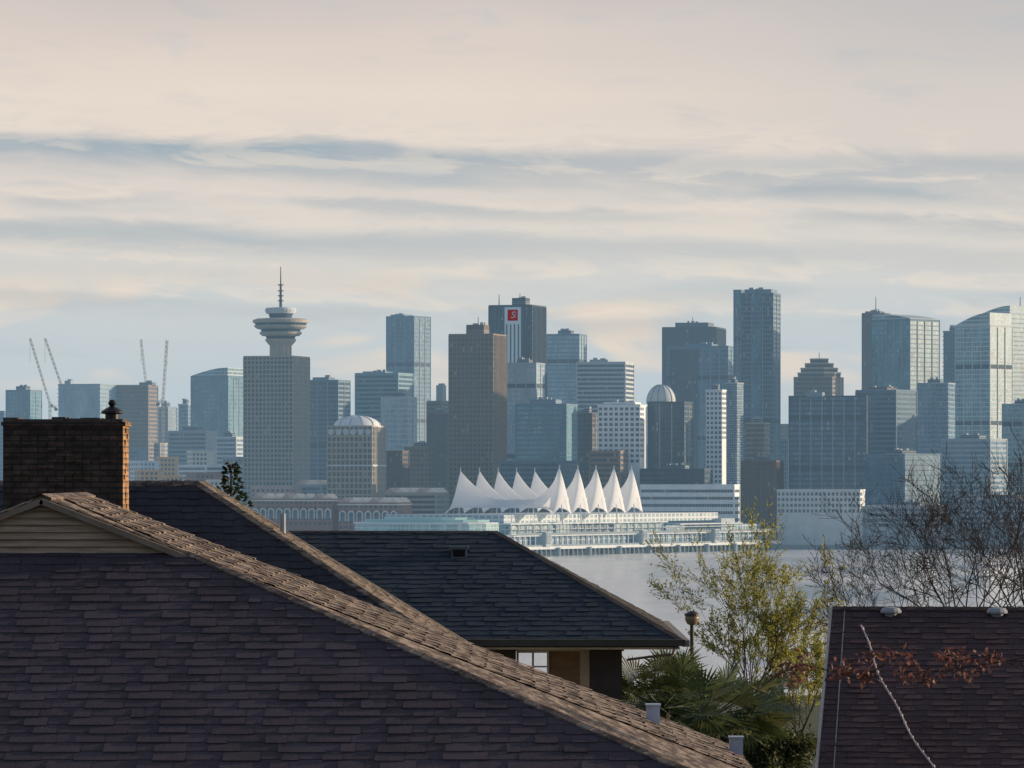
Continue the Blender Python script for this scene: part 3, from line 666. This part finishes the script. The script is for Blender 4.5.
# --- House A : big near roof
shA = shmats((.066, .052, .066), .10)+shmats((.13, .10, .085), .15, sun_streak=.8)  # second set: lighter copy with sunlight painted in, for the right slope
apex = P(42, 496, 38); xr, zr = apex.x, apex.z; tA = .39
def zA(x): return zr-tA*abs(x-xr)
gb = P(190, 553, 38).x-xr; zg = zA(xr+gb)
Hs = 4.9; kk = 4/4.388
br = Vector((xr+gb+Hs*1.0, 38-Hs*kk, zA(xr+gb+Hs))); bl = Vector((xr-gb-Hs, 38-Hs*kk, zA(xr-gb-Hs)))
gr_, gl_ = Vector((xr+gb, 38, zg)), Vector((xr-gb, 38, zg))
Dk = 42.0
hA = thing('house', 'nearest house with large dark shingled roof and small louvred gable', 'house', (xr, 38, 42))
mb = MB()
shingle(mb, [gl_, gr_, br, bl], rng, h=.155, w0=.10, w1=.38, th=.010)
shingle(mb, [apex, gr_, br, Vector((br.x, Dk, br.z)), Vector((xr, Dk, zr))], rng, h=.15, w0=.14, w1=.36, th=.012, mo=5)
shingle(mb, [apex, gl_, bl, Vector((bl.x, Dk, bl.z)), Vector((xr, Dk, zr))], rng, h=.2, w0=.18, w1=.45, th=.016)
W(mb, 'roof', shA, hA)
nF = nrm(gl_, gr_, br); nR = nrm(apex, gr_, Vector((xr, Dk, zr))); nL = nrm(apex, gl_, Vector((xr, Dk, zr)))
capm = shmats((.10, .075, .07), .2, sun_streak=.6)  # cap colour raised and dappled to paint in sunlight
caps(br, gr_, nF, nR, rng, 'ridge_cap', capm, hA, .15, .065)
caps(bl, gl_, nF, nL, rng, 'ridge_cap', capm, hA, .2, .08)
caps(Vector((xr, Dk, zr)), apex, nL, nR, rng, 'ridge_cap', capm, hA, .2, .09)
sid = rough((.40, .29, .21), 0, .8, .35, 8., .2, stretch=(.3, 1, 4))
mb = MB(); rows_ = 8
for i in range(rows_):
    z0 = zg+(zr-zg)*i/rows_; z1 = zg+(zr-zg)*(i+1)/rows_; hw = gb*(1-i/rows_); hw1 = gb*(1-(i+1)/rows_)
    mb.face([(xr-hw, 38.0, z0), (xr+hw, 38.0, z0), (xr+hw1, 38.04, z1+.01), (xr-hw1, 38.04, z1+.01)])
    mb.face([(xr-hw, 38.0, z0), (xr+hw, 38.0, z0), (xr+hw, 38.04, z0), (xr-hw, 38.04, z0)])
W(mb, 'gable_siding', sid, hA)
trim = rough((.24, .18, .14), 0, .7, .2, 5.)
W(bar(apex+Vector((0, -.03, -.02)), gr_+Vector((0, -.03, -.02)), .05, .08), 'rake_board', trim, hA)
W(bar(apex+Vector((0, -.03, -.02)), gl_+Vector((0, -.03, -.02)), .05, .08), 'rake_board', trim, hA)
W(MB().box(bl.x+.5, br.x-.5, br.y+.5, Dk-.3, 42, br.z-.1), 'wall', rough((.4, .36, .3), 0), hA)
W(bar(bl+Vector((0, -.05, 0)), br+Vector((0, -.05, 0)), .14, .1), 'gutter', trim, hA)
for px, py in ((653, 727), (736, 760)):
    Dv = 40.5; x = X(px, Dv); z = zA(x)
    W(MB().box(x-.06, x+.06, Dv-.09, Dv+.09, z-.05, z+.15).box(x-.07, x+.07, Dv-.1, Dv+.1, z+.15, z+.165), 'roof_vent', rough((.42, .47, .58), 0, .5), hA)

# --- House B
shB = shmats((.044, .046, .058))+shmats((.15, .12, .095), .15, sun_streak=.7)  # second set paints the sunlit right slope lighter
DB = 55; aB = P(197, 482, DB); tb = P(440, 640, 52.5); sB = (aB.z-tb.z)/(tb.x-aB.x)
kB = 2.5/(tb.x-aB.x)
def hipB(x): return Vector((x, DB-(x-aB.x)*kB, aB.z-(x-aB.x)*sB))
eB = hipB(-.45); lB = Vector((-9, eB.y, eB.z)); rB = Vector((-9, DB, aB.z))
hB = thing('house', 'middle house with brown-lit roof edge beside the big brick chimney', 'house', (-4, 54, 42))
mb = MB(); shingle(mb, [rB, aB, eB, lB], rng, h=.14, w0=.12, w1=.32, th=.012)
DkB = 56.3
shingle(mb, [aB, eB, Vector((eB.x, DkB, eB.z)), Vector((aB.x, DkB, aB.z))], rng, h=.15, w0=.12, w1=.32, th=.008, mo=5)
mb.face([rB, aB, Vector((aB.x, DkB, aB.z-.02)), Vector((-9, DkB+2, aB.z-1.2))], 0)
W(mb, 'roof', shB, hB)
nFB = nrm(rB, aB, eB); nRB = nrm(aB, eB, Vector((aB.x, DkB, aB.z)))
caps(eB, aB, nFB, nRB, rng, 'ridge_cap', shmats((.14, .11, .09), .3, sun_streak=.7), hB, .16, .07)  # hip caps coloured as sunlit, with painted dapple
caps(rB, aB, nFB, (0, .5, .85), rng, 'ridge_cap', capm, hB, .16, .1)
W(bar(Vector((aB.x, DkB, aB.z+.02)), Vector((eB.x, DkB, eB.z+.02)), .08, .05), 'rake_board', rough((.5, .42, .34)), hB)
W(MB().box(-8.5, eB.x-.4, eB.y+.5, DkB-.2, 42, eB.z-.1), 'wall', rough((.3, .27, .23)), hB)
q = P(283, 531, 55.6); W(MB().tube((q.x, q.y, q.z-.3), (q.x, q.y, q.z+.22), .035, .035, 10), 'vent_pipe', rough((.35, .4, .48), 0, .4), hB)
Dc = 52.6; x0, x1 = X(3, Dc), X(123, Dc); CD = .8
bks = [brick((.058, .040, .035), (.105, .070, .058), (.035, .03, .03)), brick((.09, .06, .048), (.14, .095, .075), (.04, .035, .03)), brick((.34, .19, .085), (.50, .30, .14), (.2, .13, .08))]  # last brick is tan: low sunlight painted onto the right face
ztop = Zp(419, Dc); rg = random.Random(5)
ch = thing('brick_chimney', 'wide brown brick chimney with sunlit right side and metal cap', 'chimney', (x0, Dc, 47))
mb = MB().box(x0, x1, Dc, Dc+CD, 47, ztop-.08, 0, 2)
for j in range(26):
    z = ztop-.1-j*.07
    for i in range(7):
        if rg.random() < .25:
            xa = x0+i*.21+(.105 if j % 2 else 0)+.006
            if xa+.2 < x1: mb.box(xa, xa+.195, Dc-rg.uniform(.006, .02), Dc+.01, z-.062, z-.004, 1)
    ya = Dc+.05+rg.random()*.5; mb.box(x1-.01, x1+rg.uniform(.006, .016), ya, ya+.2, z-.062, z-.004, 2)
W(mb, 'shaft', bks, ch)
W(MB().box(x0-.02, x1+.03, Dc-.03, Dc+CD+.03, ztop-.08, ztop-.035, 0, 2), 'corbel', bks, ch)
x = x0; mb = MB()
while x < x1:
    ww = rg.uniform(.12, .3); x2 = min(x+ww, x1); mb.box(x, x2-.004, Dc-.01+rg.uniform(0, .02), Dc+CD, ztop-.033, ztop+rg.uniform(-.01, .025)); x = x2
W(mb, 'crown_slab', rough((.09, .075, .07), 0, .9, .5, 9., .8), ch)
cxp = X(109, Dc); cyp = Dc+.42; blk = rough((.015, .015, .017), 0, .45)
W(MB().lathe(cxp, cyp, [(.085, ztop+.0), (.085, ztop+.07)], 14), 'flue', blk, ch)
W(MB().lathe(cxp, cyp, [(.10, ztop+.065), (.14, ztop+.075), (.13, ztop+.1), (.05, ztop+.15), (.02, ztop+.155)], 16), 'rain_cap', blk, ch)
W(MB().lathe(cxp, cyp, [(.02, ztop+.15), (.045, ztop+.18), (.05, ztop+.2), (.03, ztop+.235), (.005, ztop+.24)], 12), 'finial', blk, ch)

# --- House C
shC = shmats((.030, .044, .060))+shmats((.08, .075, .07), .2)  # second set: side slope coloured lighter as if sunlit
r0, r1 = P(250, 531, 64), P(497, 533, 64); zc = (r0.z+r1.z)/2; r0.z = r1.z = zc
e1 = P(682, 640, 60); e0 = Vector((X(300, 60), 60, e1.z)); b1_, b0_ = Vector((e1.x, 68, e1.z)), Vector((e0.x-4, 68, e1.z))
hC = thing('house', 'third house with blue-grey hipped roof and covered porch corner', 'house', (r1.x, 64, 42))
mb = MB()
shingle(mb, [r0, r1, e1, e0], rng, h=.18, w0=.14, w1=.36, th=.013)
shingle(mb, [r1, e1, b1_], rng, h=.2, th=.01, mo=5)
shingle(mb, [r0, r1, b1_, b0_], rng, h=.25, w0=.3, w1=.6, th=.012)
W(mb, 'roof', shC, hC)
nFC = nrm(r0, r1, e1); nRC = nrm(r1, e1, b1_); nBC = nrm(r0, r1, b1_)
capC = shmats((.06, .055, .055), .2)
caps(e1, r1, nFC, nRC, rng, 'ridge_cap', capC, hC, .2, .08)
caps(r0, r1, nFC, nBC, rng, 'ridge_cap', capC, hC, .2, .08)
W(bar(e0+Vector((0, -.07, .01)), e1+Vector((.04, -.07, .01)), .09, .12), 'gutter', rough((.05, .045, .042), 0, .5), hC)
W(bar(e1+Vector((.05, -.1, .0)), b1_+Vector((.05, 0, .0)), .09, .1), 'gutter', rough((.2, .17, .15), 0, .5), hC)
zE = e1.z-.1
W(MB().box(e0.x, e1.x-.03, 60, 67.8, zE-.03, zE), 'soffit', rough((.55, .49, .41)), hC)
W(MB().box(e0.x, X(516, 60.9), 60.9, 61.1, 42, zE-.03), 'wall', rough((.085, .07, .06)), hC)
W(MB().box(X(549, 61.2), X(592, 61.2), 61.2, 61.4, 42, zE-.03), 'porch_wall', rough((.33, .22, .145), 0, .7, .25, 3., .1, stretch=(1, 1, 5)), hC)
W(MB().box(X(516, 61), X(624, 61), 60.95, 61.12, zE-.09, zE-.031), 'beam', rough((.55, .48, .40)), hC)
W(MB().box(e0.x, e1.x-.6, 67.5, 67.6, 42, 46.3), 'back_parapet', rough((.3, .27, .24)), hC)
pz0, pz1 = Zp(681, 61.15), zE-.09
mb = MB(); xa, xb = X(516.5, 61.15), X(549, 61.15)
for x in (xa, (xa+xb)/2-.012, xb-.03): mb.box(x, x+.03, 61.1, 61.18, pz0, pz1)
mb.box(xa, xb, 61.11, 61.17, pz0, pz0+.03); mb.box(xa, xb, 61.11, 61.17, (pz0*.55+pz1*.45), (pz0*.55+pz1*.45)+.02); mb.box(xa, xb, 61.11, 61.17, pz1-.03, pz1-.002)
W(mb, 'window_frame', rough((.7, .68, .64)), hC)
W(MB().box(xa, xb, 61.1, 61.3, 42, pz0-.001), 'sill_wall', rough((.2, .17, .15)), hC)
W(MB().box(X(590, 60.6), X(622, 60.6), 60.6, 61.05, 42, zE-.032), 'post', rough((.045, .036, .038), 0, .6), hC)
W(MB().box(X(580, 61.18), X(589, 61.18), 61.12, 61.2, 46.0, zE-.1), 'trim_board', rough((.62, .56, .48)), hC)
mb = MB(); q0 = Vector((e1.x-.1, 59.95, zE-.0)); pts = [q0, q0+Vector((-.03, .1, -.10)), q0+Vector((-.3, .4, -.14)), q0+Vector((-.62, .8, -.2))]
for i in range(3): mb.tube(pts[i], pts[i+1], .018, .018, 8)
W(mb, 'downpipe', rough((.2, .18, .16), 0, .5), hC)
sl_c = (zc-e1.z)/4; yv = 63.1; zv = zc-(64-yv)*sl_c; xv = X(459, yv)
W(MB().box(xv-.11, xv+.11, yv-.14, yv+.16, zv-.1, zv+.09).box(xv-.14, xv+.14, yv-.17, yv+.18, zv+.09, zv+.13), 'roof_vent', rough((.10, .12, .14), 0, .4), hC)
W(MB().box(xv-.085, xv+.085, yv-.148, yv-.135, zv-.02, zv+.075), 'vent_louvre', rough((.008, .008, .01)), hC)

# --- House D (right)
shD = shmats((.068, .042, .047))+shmats((.08, .05, .05))
rd = P(833, 608, 48); an = math.atan2(.44, 4.0); rx = Vector((math.cos(an), -math.sin(an), 0)); fy = Vector((-math.sin(an), -math.cos(an), 0)); sD_ = .37
def DP(u_, v_, dz=0): return rd+rx*u_+fy*v_+Vector((0, 0, -sD_*abs(v_)+dz))
hD = thing('house', 'right-hand house with reddish-brown shingled roof and white rake line', 'house', (rd.x, rd.y, 42))
mb = MB(); shingle(mb, [DP(0, 0), DP(4.6, 0), DP(4.6, 6), DP(0, 6)], rng, h=.15, w0=.12, w1=.3, th=.010)
shingle(mb, [DP(0, 0), DP(4.6, 0), DP(4.6, -4.5), DP(0, -4.5)], rng, h=.22, w0=.2, w1=.5, th=.012)
W(mb, 'roof', shD, hD)
nf_ = nrm(DP(0,0), DP(4,0), DP(4,4)); nb_ = nrm(DP(0,0), DP(4,0), DP(4,-4))
caps(DP(0, 0), DP(4.6, 0), nf_, nb_, rng, 'ridge_cap', shmats((.06, .04, .04)), hD, .2, .1)
whm = rough((.42, .38, .36), 0, .6)
W(bar(DP(-.02, 0, .01), DP(-.02, 6, .01), .09, .03), 'rake_board', whm, hD)
W(bar(DP(-.02, 0, .01), DP(-.02, -4.5, .01), .12, .03), 'rake_board', whm, hD)
W(bar(DP(.13, .1, .012), DP(.17, 6, .012), .03, .012), 'edge_flashing', rough((.25, .22, .22), 0, .6), hD)
mb = MB(); A_ = [DP(.05, 5.7), DP(.05, 0), DP(.05, -4.4)]; mb.face([A_[0]-Vector((0,0,.1)), A_[1]-Vector((0,0,.1)), A_[2]-Vector((0,0,.1)), Vector((A_[2].x, A_[2].y, 42)), Vector((A_[0].x, A_[0].y, 42))])
W(mb, 'gable_wall', rough((.34, .21, .15), 0, .85, .3, 4.), hD)
for px in (893, 998):
    q = DP((px-833)*48/F-.02, .18); W(MB().lathe(q.x, q.y, [(.07, q.z-.1), (.07, q.z+.02)], 12), 'vent_neck', rough((.2, .2, .22), 0, .5), hD)
    W(MB().lathe(q.x, q.y, [(.11, q.z+.02), (.115, q.z+.04), (.09, q.z+.075), (.03, q.z+.085)], 14), 'roof_vent', rough((.3, .32, .35), 0, .45), hD)
q = DP((962-833)*46/F, 1.5); W(MB().tube((q.x, q.y, q.z-.1), (q.x, q.y, q.z+.1), .025, .025, 8), 'vent_pipe', rough((.05, .05, .05)), hD)
mb = MB(); pts = []
def onD(px, py, lift=.03):
    lo, hi = 40., 48.2
    for _ in range(40):
        Dd = (lo+hi)/2; p = P(px, py, Dd); vv = (p-rd).dot(fy)
        if p.z > rd.z-sD_*max(vv, 0): lo = Dd
        else: hi = Dd
    return P(px, py, lo)+Vector((0, 0, lift))
for i in range(41):
    k = i/40; pts.append(onD(861+74*k-7*math.sin(k*3.1)+1.5*math.sin(k*14), 628+145*k))
cab = thing('light_string', 'pale string of small bulbs trailing down the reddish-brown roof', 'light string', pts[0])
for i in range(40): mb.tube(pts[i], pts[i+1], .009, .009, 5, cap=False)
W(mb, 'cable', rough((.5, .42, .42), 0, .5), cab)
for i in range(1, 40, 2):
    p = pts[i]; W(MB().lathe(p.x, p.y, [(.006, p.z-.012), (.015, p.z), (.014, p.z+.01), (.004, p.z+.02)], 6), 'bulb', rough((.6, .55, .53), 0, .3), cab)

# --- lamp post
Dl = 74; q = P(692, 612, Dl); lp = thing('lamp_post', 'round-headed lamp post between the hipped roof and yellow-green tree', 'street lamp', (q.x, Dl, 42))
W(MB().tube((q.x, Dl, 42), (q.x, Dl, q.z-.2), .045, .035, 10), 'post', rough((.06, .05, .045), 0, .5), lp)
W(MB().lathe(q.x, Dl, [(.04, q.z-.22), (.08, q.z-.2), (.115, q.z-.14), (.12, q.z-.09), (.11, q.z-.06)], 18), 'globe', rough((.3, .22, .14), 0, .3), lp, smooth=True)
W(MB().lathe(q.x, Dl, [(.13, q.z-.065), (.125, q.z-.03), (.07, q.z+.0), (.02, q.z+.02)], 18), 'lamp_cap', rough((.05, .04, .035), 0, .5), lp)

# ---------------------------------------------------------------- vegetation
def rv_(rg): 
    v = Vector((rg.gauss(0, 1), rg.gauss(0, 1), rg.gauss(0, 1))); return v.normalized()
def grow(p, d, L_, r_, lvl, segs, tips, rg, up=.12, wob=.16, nch=(2, 4), spread=.7, rk=.62, lk=.68, side_p=1.0):
    n = 6 if lvl > 1 else 4; sl2 = L_/n; d = d.normalized(); starts = []
    for i in range(n):
        d = (d+rv_(rg)*wob+Vector((0, 0, up))).normalized(); q = p+d*sl2
        ra = r_*(1-.55*i/n); rb = r_*(1-.55*(i+1)/n); segs.append((p, q, ra, rb, lvl)); p = q
        if lvl > 0 and i >= 1: starts.append((q, d, rb, i))
    if lvl == 0: tips.append((p, d)); return
    for q, dd, rb, i in starts:
        if i < n-1 and rg.random() > side_p: continue
        for _ in range(1 if i < n-1 else rg.randint(*nch)):
            side = dd.cross(rv_(rg)).normalized(); nd = (dd*(1-spread*.45)+side*spread).normalized()
            grow(q, nd, L_*lk*rg.uniform(.6, 1.1), max(rb*rk*1.25, .004), lvl-1, segs, tips, rg, up, wob, nch, spread, rk, lk, side_p)
def tube_segs(segs, rmin=.006, big=.03):
    mb = MB()
    for a_, b_, ra, rb, l in segs: mb.tube(a_, b_, max(ra, rmin), max(rb, rmin), 6 if ra > big else 3, cap=ra > big)
    return mb
barkm = rough((.055, .038, .032), 0, .9, .3, 6.)
def bare_tree(label, px, D, ybase, L_, r_, seed, dirs, lvl=3, spread=.58):
    rg = random.Random(seed); b0 = P(px, ybase, D); gz = terr(b0.x, D)
    rt = thing('bare_tree', label, 'tree', (b0.x, D, gz)); tips = []
    W(MB().tube((b0.x, D, gz), b0, r_*1.5, r_*1.05, 10), 'trunk', barkm, rt)
    for dx, dy, k in dirs:
        segs = []; grow(b0-Vector((0, 0, .05)), Vector((dx, dy, 1)), L_*k, r_*.5, lvl, segs, tips, rg, .045, .13, (2, 4), spread, .6, .64, 1.0)
        W(tube_segs(segs, .0042), 'limb', barkm, rt)
bare_tree('large bare tree with fine twigs rising behind the reddish roof', 965, 92, 635, 1.85, .05, 5, [(-1.6, .2, 1.15), (-.9, -.3, 1.05), (-.3, .3, 1.05), (.3, -.2, 1.05), (.9, .3, 1.0), (1.5, -.2, .9), (-.6, .6, 1.0), (.0, -.5, 1.1)])
bare_tree('bare tree at the right edge with dense upright twigs', 1035, 88, 640, 1.95, .05, 8, [(-.9, .2, 1.), (-.45, -.3, 1.05), (.1, .3, 1.1), (-.7, .5, .9), (-.2, 0, 1.1)])
bare_tree('smaller bare tree leaning left toward the yellow-green tree', 895, 98, 645, 1.4, .035, 14, [(-1.3, 0, 1.), (-.6, .3, 1.), (.1, -.3, .95), (-1.9, -.2, .85), (.7, .3, .95)])

def leaf(mb, p, d, L_, w_, rg, m=0):
    n = rv_(rg); sdv = d.cross(n)
    if sdv.length < .01: return
    sdv.normalize(); mb.face([p, p+d*L_*.5+sdv*w_, p+d*L_, p+d*L_*.5-sdv*w_], m)
def leafmat(c, tr=.35):
    m = bpy.data.materials.new('leaf'); t = NT(m)
    nz = t.n('ShaderNodeTexNoise', {'Vector': t.n('ShaderNodeTexCoord').outputs['Object'], 'Scale': 3.0, 'Detail': 3.0}).outputs[0]
    cc = t.mix(nz, shade(c, .6), shade(c, 1.5))
    a_ = t.n('ShaderNodeBsdfPrincipled', {'Base Color': cc, 'Roughness': .6}).outputs[0]; b_ = t.n('ShaderNodeBsdfTranslucent', {'Color': cc}).outputs[0]
    out(t, t.n('ShaderNodeMixShader', {0: tr, 1: a_, 2: b_}).outputs[0]); return m
LG = [leafmat((.34, .34, .075), .5), leafmat((.46, .41, .11), .5), leafmat((.20, .23, .06), .5)]
LO = [leafmat((.06, .08, .03)), leafmat((.10, .105, .035)), leafmat((.04, .055, .02))]
LD = [leafmat((.03, .045, .018)), leafmat((.05, .07, .025)), leafmat((.02, .03, .015))]
LR = [leafmat((.17, .065, .05)), leafmat((.12, .05, .045)), leafmat((.24, .11, .085))]
def leafy(name, label, px, D, ybase, L_, r_, seed, mats, lvl=3, limbs=5, tl=.5, lean=(0,0,0), nleaf=14, ls=.09, up=.15, sc=.16, cat='tree', wid=.22, aniso=.6, lmax=1, sp=.55, sidep=1.0):
    rg = random.Random(seed); b0 = P(px, ybase, D); gz = terr(b0.x, D); rt = thing(name, label, cat, (b0.x, D, gz)); tips = []; segs = []
    W(MB().tube((b0.x, D, gz-.1), b0, r_*1.4, r_, 8), 'trunk', barkm, rt)
    for i in range(limbs):
        a_ = 2*math.pi*i/limbs+rg.random(); dd = Vector((math.cos(a_)*tl, math.sin(a_)*tl, 1))+Vector(lean)
        grow(b0, dd, L_*rg.uniform(.75, 1.1), r_*.6, lvl, segs, tips, rg, up, .14, (2, 3), sp, .62, .68, sidep)
    W(tube_segs(segs, .004), 'branches', barkm, rt)
    mb = MB()
    for a_, b_, ra, rb, l in segs:
        if l <= lmax:
            for _ in range(nleaf):
                k = rg.random(); p = a_.lerp(b_, k)+rv_(rg)*sc*rg.random(); d = ((b_-a_).normalized()*aniso+rv_(rg)).normalized()
                leaf(mb, p, d, ls*rg.uniform(.6, 1.3), ls*wid, rg, rg.randrange(3))
    W(mb, 'crown', mats, rt)
leafy('feathery_tree', 'feathery yellow-green tree standing before the water', 750, 105, 728, 2.1, .045, 21, LG, lvl=3, limbs=7, tl=.30, nleaf=5, ls=.09, lean=(.16, 0, 0), wid=.17, aniso=1.0, lmax=0, sc=.10, sp=.46, up=.07, sidep=.75)
leafy('feathery_tree', 'smaller yellow-green tree left of the reddish house', 798, 110, 742, 1.5, .04, 22, LG, lvl=3, limbs=5, tl=.4, nleaf=5, ls=.09, wid=.17, aniso=1.0, lmax=0, sc=.10, sp=.5, up=.05, sidep=.7)
leafy('shrub', 'olive green shrub under the palm, lower centre', 668, 80, 800, .9, .05, 31, LO, lvl=3, limbs=6, tl=.9, nleaf=5, ls=.1, sc=.2, cat='shrub')
leafy('shrub', 'olive shrub to the right of the palm', 738, 84, 795, .95, .05, 32, LO, lvl=3, limbs=6, tl=.9, nleaf=4, ls=.1, sc=.2, cat='shrub')
leafy('shrub', 'olive shrub against the reddish house gable', 772, 82, 800, .7, .05, 33, LO, lvl=3, limbs=6, tl=.8, nleaf=4, ls=.1, sc=.2, cat='shrub')
Dq = 72; q = P(231, 466, Dq); rg = random.Random(4); ct = thing('conifer', 'dark conifer tip poking above the middle roof', 'tree', (q.x, Dq, 42))
W(MB().tube((q.x, Dq, 42), q, .2, .01, 8), 'trunk', barkm, ct); mb = MB()
for i in range(1300):
    k = rg.random()**.7*3.0; a_ = rg.random()*6.28; rr_ = .05+k*.34; p = Vector((q.x, Dq, q.z-k+.05)); d = Vector((math.cos(a_), math.sin(a_), rg.uniform(-.1, .5))).normalized()
    pp = p+d*rr_*rg.uniform(.2, 1)
    for _ in range(4): leaf(mb, pp, (d+rv_(rg)*.5).normalized(), .1, .018, rg, rg.randrange(3))
W(mb, 'crown', LD, ct)
PM = [leafmat((.05, .085, .035), .25), leafmat((.085, .125, .045), .25), leafmat((.16, .165, .07), .25)]
def fan_palm(label, px, py, Dp, seed, nf=40, sc_=1.0):
    pc = P(px, py, Dp); palm = thing('fan_palm', label, 'palm tree', (pc.x, Dp, 42)); rg = random.Random(seed)
    W(MB().tube((pc.x, Dp, 42), pc, .13, .12, 10), 'trunk', rough((.05, .035, .025), 0, .95, .5, 20., .5), palm)
    for i in range(nf):
        a_ = i*2.4; el_ = rg.uniform(-.4, 1.05); d = Vector((math.cos(a_)*math.cos(el_), math.sin(a_)*math.cos(el_), math.sin(el_)))
        st = pc+Vector((d.x*1.25, d.y*1.25, d.z))*rg.uniform(.4, .85)*sc_; mb = MB(); mb.tube(pc, st, .012, .008, 4)
        side = d.cross(Vector((0, 0, 1))).normalized(); upv = side.cross(d).normalized(); m = rg.randrange(3)
        tw = rg.uniform(-.6, .6); side, upv = side*math.cos(tw)+upv*math.sin(tw), upv*math.cos(tw)-side*math.sin(tw)
        for j in range(26):
            an2 = (j/25-.5)*3.9; dd = (d*math.cos(an2)+side*math.sin(an2)+upv*.12).normalized(); LL = sc_*rg.uniform(.46, .62)*(1-.25*abs(an2)/2)
            pd = upv.cross(dd).normalized()*.018*sc_
            mid = st+dd*LL*.6; tip = st+dd*LL+Vector((0, 0, -.08*rg.random()))
            mb.face([st, mid+pd, tip, mid-pd], m if rg.random() < .8 else rg.randrange(3))
        W(mb, 'frond', PM, palm)
fan_palm('wide fan palm with spiky green fronds in front of the lamp post', 712, 716, 68, 9, 50, 1.05)
fan_palm('lower fan palm partly hidden by the nearest roof edge', 662, 708, 66, 12, 34, .9)
rg = random.Random(17); Dr = 37; tb_ = P(1085, 700, Dr); rtree = thing('russet_tree', 'russet-leaved branches reaching in from the right edge over the roof', 'tree', (tb_.x, Dr, 42))
W(MB().tube((tb_.x, Dr, 42), P(1085, 600, Dr), .09, .05, 8), 'trunk', barkm, rtree)
def rbranch(pts_, seed):
    rg = random.Random(seed); mb = MB(); lf = MB(); V = [P(*p, Dr) for p in pts_]
    for i in range(len(V)-1):
        k = i/(len(V)-1); mb.tube(V[i], V[i+1], .006*(1-k)+.0025, .006*(1-k-.1)+.0025, 5)
        if rg.random() < .85:
            c = V[i].lerp(V[i+1], rg.random())+rv_(rg)*.05; ex, ez = rg.uniform(.12, .24), rg.uniform(.07, .15)
            for _ in range(rg.randint(28, 52)):
                o_ = rv_(rg)*rg.random()**.6; q = c+Vector((o_.x*ex, o_.y*ex, o_.z*ez)); leaf(lf, q, (rv_(rg)+Vector((0, 0, -.5))).normalized(), rg.uniform(.045, .085), .018, rg, rg.randrange(3))
                if rg.random() < .2: mb.tube(c, q, .003, .002, 3)
    W(mb, 'branch', barkm, rtree); W(lf, 'foliage', LR, rtree)
rbranch([(1085, 640), (1040, 655), (1000, 662), (960, 668), (920, 672), (885, 658), (862, 650)], 1)
rbranch([(1085, 690), (1030, 672), (990, 655), (955, 662), (925, 655)], 2)
rbranch([(885, 664), (860, 680), (835, 672), (800, 664), (780, 674)], 3)
